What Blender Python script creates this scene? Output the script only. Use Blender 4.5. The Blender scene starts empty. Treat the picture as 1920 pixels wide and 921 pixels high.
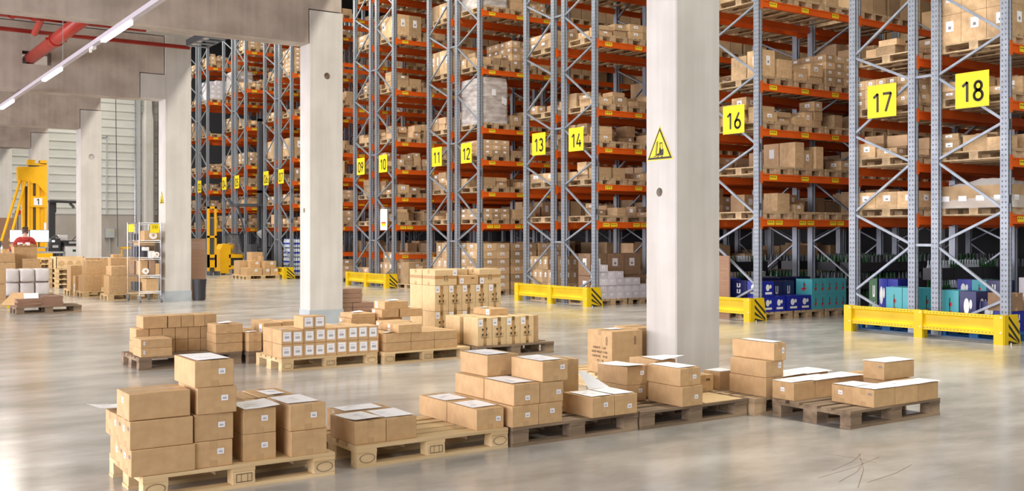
import bpy, bmesh, math, random, re
from mathutils import Vector, Matrix
R = random.Random(7)
PI = math.pi
S = bpy.context.scene
COL = S.collection
# ---------------------------------------------------------------- camera
CAM_B = math.radians(55.7)
cd = bpy.data.cameras.new('camera'); cam = bpy.data.objects.new('camera', cd); COL.objects.link(cam)
cd.sensor_width = 36; cd.lens = 36*1930/1920; cd.shift_y = -18.5/1920; cd.clip_end = 200; cd.clip_start = .05
cam.location = (0, 0, 1.535); cam.rotation_euler = (PI/2, 0, CAM_B-PI/2)
S.camera = cam
# ---------------------------------------------------------------- world, lights, exposure
S.view_settings.view_transform = 'Standard'; S.view_settings.look = 'None'
S.view_settings.gamma = 1; S.view_settings.use_curve_mapping = False
S.view_settings.exposure = -.34
w = bpy.data.worlds.new('world'); S.world = w; w.use_nodes = True
w.node_tree.nodes['Background'].inputs[0].default_value = (.93, .96, 1, 1)
w.node_tree.nodes['Background'].inputs[1].default_value = .15
def area(name, loc, rot, sx, sy, power, col=(1, 1, 1)):
    l = bpy.data.lights.new(name, 'AREA'); l.shape = 'RECTANGLE'; l.size = sx; l.size_y = sy; l.energy = power; l.color = col
    o = bpy.data.objects.new(name, l); COL.objects.link(o); o.location = loc; o.rotation_euler = rot
    return o
# assumed, unseen: continuous luminaire row above the rack-front aisle
area('assumed_aisle_luminaires', (10.6, 22, 11.5), (0, 0, 0), 1.0, 56, 7200, (1, .95, .84))
area('assumed_daylight_panel', (-13, 16, 4.4), (0, -PI/2, 0), 7, 56, 15500, (.97, .93, 1))  # assumed daylight from the left, an unseen light panel; no opening is built
area('near_fill', (3.5, -2.5, 8), (0, 0, 0), 14, 4, 260, (1, .94, .84))  # added fill panel, unseen, lifts the near carton fronts
for q, (x, e) in enumerate(((-3.6, 420), (-8.2, 420))):     # added strip rows, unseen, that brighten the low bay
    area('unseen_strip_fill', (x, 22, 4.54), (0, 0, 0), .06, 34, e, (1, .95, .85))

# ---------------------------------------------------------------- materials
def mat(name, col, rough=.6, metal=0, spec=.5):
    m = bpy.data.materials.new(name); m.use_nodes = True
    b = m.node_tree.nodes['Principled BSDF']
    b.inputs['Base Color'].default_value = (*col, 1); b.inputs['Roughness'].default_value = rough
    b.inputs['Metallic'].default_value = metal; b.inputs['Specular IOR Level'].default_value = spec
    return m
def N(m, t, **k):
    n = m.node_tree.nodes.new(t)
    for a, v in k.items(): setattr(n, a, v)
    return n
def L(m, a, b): m.node_tree.links.new(a, b)
def bsdf(m): return m.node_tree.nodes['Principled BSDF']
def noise_mat(name, c1, c2, scale=(4, 4, 4), rough=.7, detail=5, lo=.35, hi=.65, metal=0, bump=0, rand=0, island=False, spec=.4):
    m = mat(name, c1, rough, metal, spec)
    tc = N(m, 'ShaderNodeTexCoord'); mp = N(m, 'ShaderNodeMapping'); mp.inputs['Scale'].default_value = scale
    nz = N(m, 'ShaderNodeTexNoise'); nz.inputs['Detail'].default_value = detail; nz.inputs['Scale'].default_value = 1
    cr = N(m, 'ShaderNodeValToRGB')
    cr.color_ramp.elements[0].position = lo; cr.color_ramp.elements[0].color = (*c1, 1)
    cr.color_ramp.elements[1].position = hi; cr.color_ramp.elements[1].color = (*c2, 1)
    L(m, tc.outputs['Object'], mp.inputs[0]); L(m, mp.outputs[0], nz.inputs['Vector']); L(m, nz.outputs['Fac'], cr.inputs[0])
    out = cr.outputs[0]
    if rand:
        hs = N(m, 'ShaderNodeHueSaturation'); mr = N(m, 'ShaderNodeMapRange')
        src = N(m, 'ShaderNodeNewGeometry').outputs['Random Per Island'] if island else N(m, 'ShaderNodeObjectInfo').outputs['Random']
        mr.inputs[3].default_value = 1-rand; mr.inputs[4].default_value = 1+rand
        L(m, src, mr.inputs[0]); L(m, mr.outputs[0], hs.inputs['Value']); L(m, out, hs.inputs['Color']); out = hs.outputs[0]
    L(m, out, bsdf(m).inputs['Base Color'])
    if bump:
        bp = N(m, 'ShaderNodeBump'); bp.inputs['Strength'].default_value = bump; bp.inputs['Distance'].default_value = .01
        L(m, nz.outputs['Fac'], bp.inputs['Height']); L(m, bp.outputs[0], bsdf(m).inputs['Normal'])
    return m
M = {}
M['card'] = noise_mat('cardboard', (.50, .318, .152), (.565, .368, .182), (14, 14, 14), .75, rand=.07)
M['card_pale'] = noise_mat('pale_cardboard', (.60, .43, .22), (.66, .48, .26), (14, 14, 14), .75, rand=.06)
M['card_rack'] = noise_mat('rack_cardboard', (.42, .275, .145), (.52, .355, .20), (5, 5, 5), .8, rand=.32)
M['card_stuff'] = noise_mat('rack_cardboard_far', (.43, .28, .155), (.52, .35, .20), (5, 5, 5), .8, rand=.35, island=True)
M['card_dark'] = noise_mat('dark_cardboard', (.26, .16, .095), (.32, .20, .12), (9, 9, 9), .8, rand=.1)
M['card_brown'] = noise_mat('flattened_cardboard', (.27, .155, .10), (.34, .205, .135), (3, 3, 60), .8)
M['white_card'] = noise_mat('white_carton', (.56, .53, .58), (.63, .60, .64), (9, 9, 9), .7, rand=.1)
M['tape'] = mat('brown_tape', (.42, .25, .10), .3)
M['tape_clear'] = mat('clear_tape', (.50, .325, .16), .22)
M['label'] = noise_mat('label_paper', (.78, .78, .80), (.84, .84, .86), (60, 60, 60), .5)
M['print'] = mat('grey_print', (.22, .21, .21), .6)
M['faint'] = mat('faint_print', (.52, .52, .54), .6)
M['ink'] = mat('black_ink', (.03, .025, .02), .6)
M['brown_ink'] = mat('brown_ink', (.10, .055, .03), .6)
M['paper'] = mat('white_paper', (.95, .95, .96), .55)
def woodm(name, c1, c2):
    m = noise_mat(name, c1, c2, (1.5, 9, 14), .8, 6, .3, .7, bump=.25, rand=.13)
    return m
M['wood'] = woodm('pallet_wood', (.56, .39, .19), (.74, .56, .32))
M['wood_old'] = woodm('weathered_wood', (.13, .088, .055), (.34, .245, .155))
M['wood_rack'] = woodm('rack_pallet_wood', (.34, .235, .13), (.56, .41, .25))
M['steel'] = noise_mat('galvanised_steel', (.235, .26, .305), (.31, .34, .385), (6, 6, 2), .45, 4, .35, .65, metal=.5)
M['steel_dark'] = mat('steel_hole', (.09, .10, .115), .6)
M['orange'] = noise_mat('orange_beam_paint', (.62, .088, .006), (.70, .115, .010), (2, 2, 2), .45)
M['yellow'] = noise_mat('safety_yellow_paint', (.70, .47, .004), (.76, .53, .008), (3, 3, 3), .4)
M['yellow_sign'] = mat('yellow_sign', (.82, .62, .003), .5)
M['yellow_lab'] = mat('yellow_label', (.80, .58, .02), .5)
M['truck_yellow'] = noise_mat('truck_yellow', (.82, .42, .005), (.88, .48, .01), (3, 3, 3), .4)
M['black'] = mat('black_plastic', (.025, .025, .03), .45)
M['dark'] = mat('dark_grey_metal', (.09, .10, .115), .45, .3)
M['grey'] = mat('grey_plastic', (.45, .46, .47), .5)
M['white'] = mat('white_enamel', (.80, .80, .78), .4)
M['trunk'] = mat('lilac_white_trunking', (.50, .46, .52), .4)
M['thin_film'] = None
M['chrome'] = mat('chromed_wire', (.42, .42, .44), .3, .9)
M['rubber'] = mat('grey_rubber', (.22, .22, .22), .6)
M['red_pipe'] = noise_mat('red_sprinkler_paint', (.34, .022, .012), (.42, .034, .02), (4, 4, 4), .35)
M['blue_pallet'] = noise_mat('blue_pallet_paint', (.01, .09, .26), (.02, .14, .38), (6, 6, 6), .6)
M['blue_case'] = mat('blue_case', (.012, .022, .30), .35)
M['navy_case'] = mat('navy_case', (.012, .015, .10), .35)
M['teal_case'] = mat('teal_case', (.07, .38, .44), .35)
M['green_case'] = mat('green_case', (.01, .09, .02), .4)
M['red'] = mat('red_print', (.60, .04, .05), .5)
M['hoodie'] = noise_mat('red_hoodie', (.34, .03, .026), (.42, .045, .036), (20, 20, 20), .9)
M['skin'] = mat('skin', (.62, .36, .26), .6)
M['hair'] = noise_mat('brown_hair', (.06, .035, .025), (.10, .06, .04), (60, 60, 20), .7)
M['jeans'] = mat('dark_trousers', (.03, .035, .06), .85)
def concrete(name, c1, c2, streak, amt=.5, warm=None):
    m = mat(name, c1, .85, 0, .3)
    tc = N(m, 'ShaderNodeTexCoord')
    mp = N(m, 'ShaderNodeMapping'); mp.inputs['Scale'].default_value = streak
    n1 = N(m, 'ShaderNodeTexNoise'); n1.inputs['Scale'].default_value = 1; n1.inputs['Detail'].default_value = 6
    n2 = N(m, 'ShaderNodeTexNoise'); n2.inputs['Scale'].default_value = 2.2; n2.inputs['Detail'].default_value = 8
    mx = N(m, 'ShaderNodeMix'); mx.inputs[0].default_value = amt
    L(m, tc.outputs['Object'], mp.inputs[0]); L(m, mp.outputs[0], n1.inputs['Vector']); L(m, tc.outputs['Object'], n2.inputs['Vector'])
    L(m, n1.outputs['Fac'], mx.inputs[2]); L(m, n2.outputs['Fac'], mx.inputs[3])
    cr = N(m, 'ShaderNodeValToRGB'); cr.color_ramp.elements[0].position = .36; cr.color_ramp.elements[1].position = .64
    cr.color_ramp.elements[0].color = (*c1, 1); cr.color_ramp.elements[1].color = (*c2, 1)
    L(m, mx.outputs[0], cr.inputs[0]); L(m, cr.outputs[0], bsdf(m).inputs['Base Color'])
    bp = N(m, 'ShaderNodeBump'); bp.inputs['Strength'].default_value = .12; bp.inputs['Distance'].default_value = .01
    L(m, n2.outputs['Fac'], bp.inputs['Height']); L(m, bp.outputs[0], bsdf(m).inputs['Normal'])
    return m
M['pillar'] = concrete('pillar_concrete', (.50, .475, .435), (.60, .575, .535), (7, 7, .5), .45)
M['beamc'] = concrete('beam_concrete', (.37, .31, .265), (.51, .44, .38), (9, 9, .35), .7)
M['slab'] = concrete('slab_concrete', (.50, .47, .44), (.58, .55, .52), (.5, 5, 5), .4)
M['plinth'] = concrete('plinth_concrete', (.36, .325, .29), (.43, .39, .35), (1, 1, 1), .4)
M['base_paint'] = noise_mat('grey_base_paint', (.36, .40, .42), (.42, .46, .48), (4, 4, 4), .6)
M['wallp'] = noise_mat('ribbed_cladding', (.56, .56, .52), (.62, .62, .58), (1, 1, 3), .5)
M['hall_dimmed'] = mat('shade_toned_hall', (.05, .05, .055), .9)  # near-black: shade of the deep rack hall put into the colour
# polished concrete floor
fm = mat('polished_concrete_floor', (.4, .4, .4), .3, 0, .5)
tc = N(fm, 'ShaderNodeTexCoord')
mp = N(fm, 'ShaderNodeMapping'); mp.inputs['Scale'].default_value = (.55, 1.1, 1); mp.inputs['Rotation'].default_value = (0, 0, .5)
n1 = N(fm, 'ShaderNodeTexNoise'); n1.inputs['Scale'].default_value = 1.5; n1.inputs['Detail'].default_value = 9; n1.inputs['Roughness'].default_value = .62
n2 = N(fm, 'ShaderNodeTexNoise'); n2.inputs['Scale'].default_value = .22; n2.inputs['Detail'].default_value = 4
L(fm, tc.outputs['Object'], mp.inputs[0]); L(fm, mp.outputs[0], n1.inputs['Vector']); L(fm, tc.outputs['Object'], n2.inputs['Vector'])
mx = N(fm, 'ShaderNodeMix'); mx.inputs[0].default_value = .4
L(fm, n1.outputs['Fac'], mx.inputs[2]); L(fm, n2.outputs['Fac'], mx.inputs[3])
cr = N(fm, 'ShaderNodeValToRGB'); e = cr.color_ramp.elements
e[0].position = .40; e[0].color = (.32, .305, .275, 1); e[1].position = .62; e[1].color = (.57, .545, .50, 1)
L(fm, mx.outputs[0], cr.inputs[0])
L(fm, cr.outputs[0], bsdf(fm).inputs['Base Color'])
rr = N(fm, 'ShaderNodeMapRange'); rr.inputs[3].default_value = .13; rr.inputs[4].default_value = .26
L(fm, n1.outputs['Fac'], rr.inputs[0]); L(fm, rr.outputs[0], bsdf(fm).inputs['Roughness'])
bp = N(fm, 'ShaderNodeBump'); bp.inputs['Strength'].default_value = .05; bp.inputs['Distance'].default_value = .01
L(fm, n1.outputs['Fac'], bp.inputs['Height']); L(fm, bp.outputs[0], bsdf(fm).inputs['Normal'])
M['floor'] = fm
# stretch film, bottles
def film(name, col, alpha):
    m = mat(name, col, .18, 0, .6); bsdf(m).inputs['Alpha'].default_value = alpha; return m
M['film'] = film('stretch_film', (.72, .70, .70), .42)
M['film_dense'] = noise_mat('dense_stretch_film', (.36, .31, .29), (.60, .56, .54), (3, 3, 12), .25, bump=.4)
M['thin_film'] = film('thin_stretch_film', (.70, .62, .58), .14)
M['water'] = film('clear_bottle', (.70, .80, .88), .6)
M['glassy'] = film('transparent_panel', (.25, .25, .25), .45)
em = mat('lamp_diffuser', (1, 1, 1), .5); bsdf(em).inputs['Emission Color'].default_value = (1, .96, .86, 1); bsdf(em).inputs['Emission Strength'].default_value = 9
M['lamp'] = em
es = mat('monitor_screen', (.8, .9, .92), .4); bsdf(es).inputs['Emission Color'].default_value = (.80, .93, .95, 1); bsdf(es).inputs['Emission Strength'].default_value = .75
M['screen'] = es

# ---------------------------------------------------------------- mesh builder
class MB:
    def __init__(s): s.v = []; s.f = []; s.m = []
    def add(s, vs, fs, mi=0):
        o = len(s.v); s.v += [tuple(p) for p in vs]; s.f += [tuple(i+o for i in f) for f in fs]; s.m += [mi]*len(fs)
    def box(s, x0, y0, z0, x1, y1, z1, mi=0, rz=0):
        vs = [(x0, y0, z0), (x1, y0, z0), (x1, y1, z0), (x0, y1, z0), (x0, y0, z1), (x1, y0, z1), (x1, y1, z1), (x0, y1, z1)]
        if rz:
            cx, cy = (x0+x1)/2, (y0+y1)/2; c, n = math.cos(rz), math.sin(rz)
            vs = [(cx+(x-cx)*c-(y-cy)*n, cy+(x-cx)*n+(y-cy)*c, z) for x, y, z in vs]
        s.add(vs, [(0, 3, 2, 1), (4, 5, 6, 7), (0, 1, 5, 4), (1, 2, 6, 5), (2, 3, 7, 6), (3, 0, 4, 7)], mi)
        return s
    def quad(s, a, b, c, d, mi=0): s.add([a, b, c, d], [(0, 1, 2, 3)], mi); return s
    def bar(s, p, q, w, h, mi=0, up=(0, 0, 1)):
        p, q = Vector(p), Vector(q); d = (q-p).normalized(); u = Vector(up)
        a = d.cross(u)
        if a.length < 1e-4: a = d.cross(Vector((1, 0, 0)))
        a.normalize(); b = a.cross(d).normalized(); a *= w/2; b *= h/2
        vs = [p-a-b, p+a-b, p+a+b, p-a+b, q-a-b, q+a-b, q+a+b, q-a+b]
        s.add(vs, [(0, 1, 2, 3), (4, 7, 6, 5), (0, 4, 5, 1), (1, 5, 6, 2), (2, 6, 7, 3), (3, 7, 4, 0)], mi)
        return s
    def tube(s, path, r, n=8, mi=0, cap=True):
        path = [Vector(p) for p in path]; rs = r if isinstance(r, (list, tuple)) else [r]*len(path)
        rings = []; a = None
        for i, p in enumerate(path):
            d = (path[min(i+1, len(path)-1)]-path[max(i-1, 0)]).normalized()
            if a is None:
                a = d.cross(Vector((0, 0, 1)))
                if a.length < 1e-3: a = d.cross(Vector((1, 0, 0)))
            a = (a-d*a.dot(d)).normalized(); b = d.cross(a)
            rings.append([p+(a*math.cos(t*2*PI/n)+b*math.sin(t*2*PI/n))*rs[i] for t in range(n)])
        vs = [v for g in rings for v in g]; fs = []
        for i in range(len(path)-1):
            for t in range(n):
                u = (t+1) % n; fs.append((i*n+t, i*n+u, (i+1)*n+u, (i+1)*n+t))
        if cap: fs.append(tuple(range(n))[::-1]); fs.append(tuple((len(path)-1)*n+t for t in range(n)))
        s.add(vs, fs, mi); return s
    def prism(s, pts, z0, z1, mi=0, axis='z'):
        n = len(pts)
        def P(a, b, c): return (a, b, c) if axis == 'z' else ((a, c, b) if axis == 'y' else (c, a, b))
        vs = [P(x, y, z0) for x, y in pts]+[P(x, y, z1) for x, y in pts]
        fs = [tuple(range(n))[::-1], tuple(range(n, 2*n))]+[(i, (i+1) % n, n+(i+1) % n, n+i) for i in range(n)]
        s.add(vs, fs, mi); return s
    def mesh(s, name, mats, smooth=False):
        me = bpy.data.meshes.new(name); me.from_pydata(s.v, [], s.f); me.validate()
        mats = mats if isinstance(mats, (list, tuple)) else [mats]
        for m in mats: me.materials.append(M[m] if isinstance(m, str) else m)
        if len(me.polygons) == len(s.m): me.polygons.foreach_set('material_index', s.m)
        if len(me.polygons) < 60000:
            bm = bmesh.new(); bm.from_mesh(me); bmesh.ops.recalc_face_normals(bm, faces=bm.faces); bm.to_mesh(me); bm.free()
        if smooth: me.shade_smooth()
        return me
    def build(s, name, mats, parent=None, loc=None, rz=0, smooth=False):
        return link(name, s.mesh(name, mats, smooth), parent, loc, rz)
def link(name, me, parent=None, loc=None, rz=0, scale=None):
    o = bpy.data.objects.new(name, me); COL.objects.link(o)
    if parent is not None: o.parent = parent
    if loc is not None: o.location = loc
    if rz: o.rotation_euler = (0, 0, rz)
    if scale is not None: o.scale = scale
    return o
NW = {2: 'two', 3: 'three', 4: 'four', 5: 'five', 6: 'six', 7: 'seven', 8: 'eight', 9: 'nine', 10: 'ten', 11: 'eleven', 12: 'twelve', 13: 'thirteen', 14: 'fourteen', 15: 'fifteen', 16: 'sixteen', 17: 'seventeen', 18: 'eighteen', 1: 'one'}
def tag(o, label, cat, group=None):
    label = re.sub(r'\b0?(\d+)\b', lambda m: NW[int(m.group(1))], label)
    o['label'] = label; o['category'] = cat
    if group: o['group'] = group
    return o
def struct(o): o['kind'] = 'structure'; return o
def empty(name, loc, label, cat, group=None, rz=0):
    o = bpy.data.objects.new(name, None); COL.objects.link(o); o.empty_display_size = .1; o.location = loc; o.rotation_euler = (0, 0, rz)
    return tag(o, label, cat, group)
def kids(o, table={}):
    return [c for c in o.children]
def copy_tree(o, parent=None):
    c = o.copy(); COL.objects.link(c)
    if parent is not None: c.parent = parent
    for ch in o.children: copy_tree(ch, c)
    return c
def text_mb(txt, size, mname, parent, loc, face, bold=0, name='lettering', sx=1.0):
    """flat lettering; face '-y' or '-x' or 'top'"""
    cu = bpy.data.curves.new('t', 'FONT'); cu.body = txt; cu.size = size; cu.align_x = 'CENTER'; cu.align_y = 'CENTER'; cu.offset = bold; cu.space_character = 1.05
    t = bpy.data.objects.new('t', cu); COL.objects.link(t)
    me = bpy.data.meshes.new_from_object(t.evaluated_get(bpy.context.evaluated_depsgraph_get()))
    bpy.data.objects.remove(t)
    me.materials.clear(); me.materials.append(M[mname])
    rot = {'-y': Matrix.Rotation(PI/2, 4, 'X'), '-x': Matrix.Rotation(-PI/2, 4, 'Z') @ Matrix.Rotation(PI/2, 4, 'X'), 'top': Matrix.Identity(4)}[face]
    me.transform(rot @ Matrix.Diagonal((sx, 1, 1, 1)))
    return link(name, me, parent, loc)

def _arc(cx, cy, rx, ry, a0, a1, n=14): return [(cx+rx*math.cos(math.radians(a0+(a1-a0)*i/n)), cy+ry*math.sin(math.radians(a0+(a1-a0)*i/n))) for i in range(n+1)]
GLY = {'0': [_arc(.28, .70, .22, .27, 0, 180)+_arc(.28, .27, .22, .25, 180, 360)+[(.50, .70)]], '1': [[(.12, .78), (.36, .97), (.36, .02)]],
       '2': [_arc(.28, .72, .22, .25, 165, -35)+[(.05, .05), (.52, .05)]], '3': [_arc(.27, .74, .20, .22, 150, -90), _arc(.27, .28, .23, .24, 90, -150)],
       '4': [[(.34, .97), (.04, .25), (.56, .25)], [(.42, .50), (.42, .02)]], '5': [[(.48, .95), (.12, .95), (.09, .54)]+_arc(.27, .31, .22, .27, 130, -140)],
       '6': [[(.40, .97), (.08, .40)], _arc(.29, .29, .22, .25, 0, 360, 22)], '7': [[(.04, .95), (.52, .95), (.20, .02)]],
       '8': [_arc(.28, .74, .18, .21, 0, 360, 20), _arc(.28, .28, .22, .24, 0, 360, 22)], '9': [_arc(.27, .71, .22, .25, 0, 360, 22), [(.47, .60), (.16, .02)]]}
def digits(parent, txt, h, loc, face, th=.11, adv=.66, depth=.0022, mname='ink'):
    """stroke numerals; loc = centre of the lower edge"""
    mb = MB(); w_ = adv*h*len(txt)-.1*h; t = th*h/2
    def put(x, z, d):
        return (loc[0]+x, loc[1]-d, loc[2]+z) if face == '-y' else (loc[0]-d, loc[1]-x, loc[2]+z)
    for q, ch in enumerate(txt):
        ox = -w_/2+q*adv*h
        for pl in GLY[ch]:
            P_ = [(ox+a*h, b*h) for a, b in pl]
            for (a, b) in zip(P_, P_[1:]):
                dx, dz = b[0]-a[0], b[1]-a[1]; l = math.hypot(dx, dz) or 1; nx, nz = -dz/l*t, dx/l*t; ex, ez = dx/l*t*.25, dz/l*t*.25
                c4 = [(a[0]+nx-ex, a[1]+nz-ez), (a[0]-nx-ex, a[1]-nz-ez), (b[0]-nx+ex, b[1]-nz+ez), (b[0]+nx+ex, b[1]+nz+ez)]
                mb.add([put(x, z, depth) for x, z in c4], [(0, 1, 2, 3)])
    return mb.build('numeral', mname, parent)
# ================================================================ THE BUILDING
struct(MB().box(-14, -6, -.3, 26, 56, 0).build('floor', 'floor'))
# end wall: concrete plinth below ribbed cladding
struct(MB().box(-14, 53, 0, 14.9, 53.3, 2.56).build('wall_back', 'plinth'))
struct(MB().box(14.9, 53, 0, 26, 53.3, 13).build('wall_back', 'hall_dimmed'))  # same end wall, coloured dark to pass for unlit hall depth
struct(MB().box(7.9, -6, 12.6, 26, 53.3, 12.9).build('ceiling', 'hall_dimmed'))
cl = MB(); pts = []
z = 2.56
prof = [(53.0, 2.56)]
while z < 13:
    prof += [(52.95, z+.02), (52.95, z+.27), (52.90, z+.31), (52.90, z+.36), (52.95, z+.40)]; z += .40
prof += [(53.25, z), (53.25, 2.56)]
n = len(prof)
cl.add([(-14, y, zz) for y, zz in prof]+[(14.9, y, zz) for y, zz in prof], [tuple(range(n))[::-1], tuple(range(n, 2*n))]+[(i, (i+1) % n, n+(i+1) % n, n+i) for i in range(n)])
struct(cl.build('wall_back', 'wallp'))
struct(MB().box(24.5, -6, 0, 24.8, 53, 12.6).build('wall_right', 'hall_dimmed'))
tr = MB().box(12.0, 52.86, 2.6, 12.05, 52.93, 6.4).box(10.9, 52.86, 6.35, 12.05, 52.93, 6.4)
struct(tr.build('trim_1', 'grey'))
# wall column with chamfered corners that slims at the top
wc = MB()
def octo(cx, cy, a, c): return [(cx-a, cy-a+c), (cx-a+c, cy-a), (cx+a-c, cy-a), (cx+a, cy-a+c), (cx+a, cy+a-c), (cx+a-c, cy+a), (cx-a+c, cy+a), (cx-a, cy+a-c)]
def loftoct(mb, lst):
    vs = []; fs = []
    for (z, a, c) in lst: vs += [(x, y, z) for x, y in octo(0, 0, a, c)]
    for k in range(len(lst)-1):
        for i in range(8): j = (i+1) % 8; fs.append((k*8+i, k*8+j, k*8+8+j, k*8+8+i))
    fs.append(tuple(range(8))[::-1]); fs.append(tuple((len(lst)-1)*8+i for i in range(8))); mb.add(vs, fs)
loftoct(wc, [(0, .27, .09), (7.3, .27, .09), (7.75, .20, .07), (12, .20, .07)])
o = wc.build('concrete_wall_column', 'pillar', loc=(13.9, 52.5, 0)); tag(o, 'octagonal pale concrete column that slims near the top, before the ribbed end wall', 'column')
o = MB().box(-.25, -.12, 0, .35, .12, 12).build('concrete_wall_pier', 'plinth', loc=(14.7, 52.7, 0)); tag(o, 'flat dark grey concrete pier beside the octagonal wall column', 'column')

def cut_hole(o, cyls):
    for (c, ax, r, dep) in cyls:
        mb = MB(); p = Vector(c); a = Vector(ax)*dep
        mb.tube([p-a, p+a], r, 20); cu = mb.build('cutter', 'plinth')
        md = o.modifiers.new('h', 'BOOLEAN'); md.object = cu; md.operation = 'DIFFERENCE'; md.solver = 'EXACT'
        dg = bpy.context.evaluated_depsgraph_get()
        me = bpy.data.meshes.new_from_object(o.evaluated_get(dg)); o.modifiers.clear(); o.data = me
        bpy.data.objects.remove(cu)
HP = 5.45    # seat of the beam on the pillar head
def pillar(x, y, sx, sy, label, holes=(), base=True, top=HP):
    mb = MB(); c = .012
    mb.prism([(c, 0), (sx-c, 0), (sx, c), (sx, sy-c), (sx-c, sy), (c, sy), (0, sy-c), (0, c)], 0, top)
    o = mb.build('concrete_pillar', 'pillar', loc=(x, y, 0))
    if holes: cut_hole(o, [((a+x, b+y, z), ax, r, d) for a, b, z, ax, r, d in holes])
    tag(o, label, 'pillar', 'square concrete pillars of the beam row')
    if base:
        MB().box(-.006, -.006, 0, sx+.006, sy+.006, .24).build('painted_base_band', 'base_paint', o)
    return o
P1 = pillar(7.1, 7.517, .61, .45, 'tall concrete pillar with forklift warning triangle, nearest to the camera', [(0, .245, 1.975, (1, 0, 0), .045, .05)], False)
P2 = pillar(7.15, 16.7, .63, .43, 'concrete pillar behind the pallet of labelled cartons, with rust-brown hole near its top', [(.33, 0, 4.33, (0, 1, 0), .06, .05), (0, .24, 1.975, (1, 0, 0), .045, .05)])
P3 = pillar(6.84, 24.37, .61, .55, 'concrete pillar with grey-blue painted base between wire trolley and black bin', base=True, top=6.2)
P4 = pillar(6.95, 34.0, .63, .62, 'concrete pillar behind the office table with white cabinet and printer', [(.33, 0, 4.0, (0, 1, 0), .09, .05)])
P5 = pillar(6.95, 42.6, .63, .62, 'concrete pillar standing behind the yellow lift mast', base=False)
P6 = pillar(6.9, 51.0, .63, .62, 'farthest concrete pillar, at the left edge before the end wall', base=False)
# corbel under the beam on pillar 3
o = MB().prism([(0, 4.72), (.55, 4.72), (.55, 5.28), (0, 5.28)], 0, .55, axis='y').build('corbel', 'pillar', P3, (-.55, 0, 0))
for b in range(1): pass
MB().tube([(.33, .06, 4.33), (.33, .045, 4.33)], .058, 16).build('hole_plug', M['wood_old'], P2)
MB().tube([(.06, .24, 1.975), (.045, .24, 1.975)], .043, 16).build('hole_plug', M['card'], P2)
MB().tube([(.06, .245, 1.975), (.045, .245, 1.975)], .043, 16).build('hole_plug', M['wood_old'], P1)
# main beams run along x; dapped ends sit on the pillar heads
def beam(x_end, y, sy, xcol, label, kind, hole=None):
    mb = MB()
    x0 = -13.0
    if kind == 'dap': pr = [(x0, 4.87), (xcol-.02, 4.87), (xcol-.02, HP+.02), (xcol+.60, HP+.02), (xcol+.60, 6.18), (x0, 6.18)]
    else: pr = [(x0, 4.70), (xcol-.57, 4.70), (xcol-.57, 5.30), (xcol-.02, 5.30), (xcol-.02, 6.18), (x0, 6.18)]
    mb.prism(pr, y, y+sy, axis='y')
    o = mb.build('ceiling_beam', 'beamc')
    if hole:
        a, b, c, d = hole; m2 = MB().box(a, y-.2, b, c, y+sy+.2, d); cu = m2.build('cutter', 'plinth')
        md = o.modifiers.new('h', 'BOOLEAN'); md.object = cu; md.solver = 'EXACT'
        me = bpy.data.meshes.new_from_object(o.evaluated_get(bpy.context.evaluated_depsgraph_get())); o.modifiers.clear(); o.data = me
        bpy.data.objects.remove(cu)
    tag(o, label, 'beam', 'precast ceiling beams')
    return o
beam(0, 7.55, .4, 7.1, 'precast concrete ceiling beam resting on the nearest pillar, out of view above', 'dap')
beam(0, 16.7, .43, 7.15, 'large concrete beam across the top left, resting on the pillar left of sign 09', 'dap')
beam(0, 24.40, .5, 6.84, 'concrete beam with square pipe opening, carried by a corbel of the third pillar', 'corbel', (3.80, 5.27, 4.39, 5.55))
beam(0, 34.0, .6, 6.95, 'concrete beam below the lamp strip, resting on the pillar behind the printer', 'dap')
beam(0, 42.6, .6, 6.95, 'short visible concrete beam above the yellow lift mast', 'dap')
beam(0, 51.0, .6, 6.9, 'farthest concrete beam in front of the end wall', 'dap')
sl = MB(); y = 5.0
while y < 52.6: sl.box(-13, y, 6.2, 7.8, min(y+2.38, 52.8), 6.45); y += 2.4
struct(sl.build('ceiling', 'slab'))
sc = MB()
for (a, b_, c, d) in ((5.27, 4.29, 6.12, 4.46), (6.10, 4.61, 5.27, 3.99), (5.52, 4.38, 6.11, 4.60), (6.10, 4.19, 5.43, 4.04), (5.9, 4.75, 5.95, 4.35), (5.30, 4.15, 5.9, 4.42)):
    sc.bar((a, b_, .0006), ((a+c)/2+.03, (b_+d)/2-.02, .0006), .0035, .0008); sc.bar(((a+c)/2+.03, (b_+d)/2-.02, .0006), (c, d, .0006), .004, .0008)
struct(sc.build('trim_2', 'wood_old'))
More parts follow.
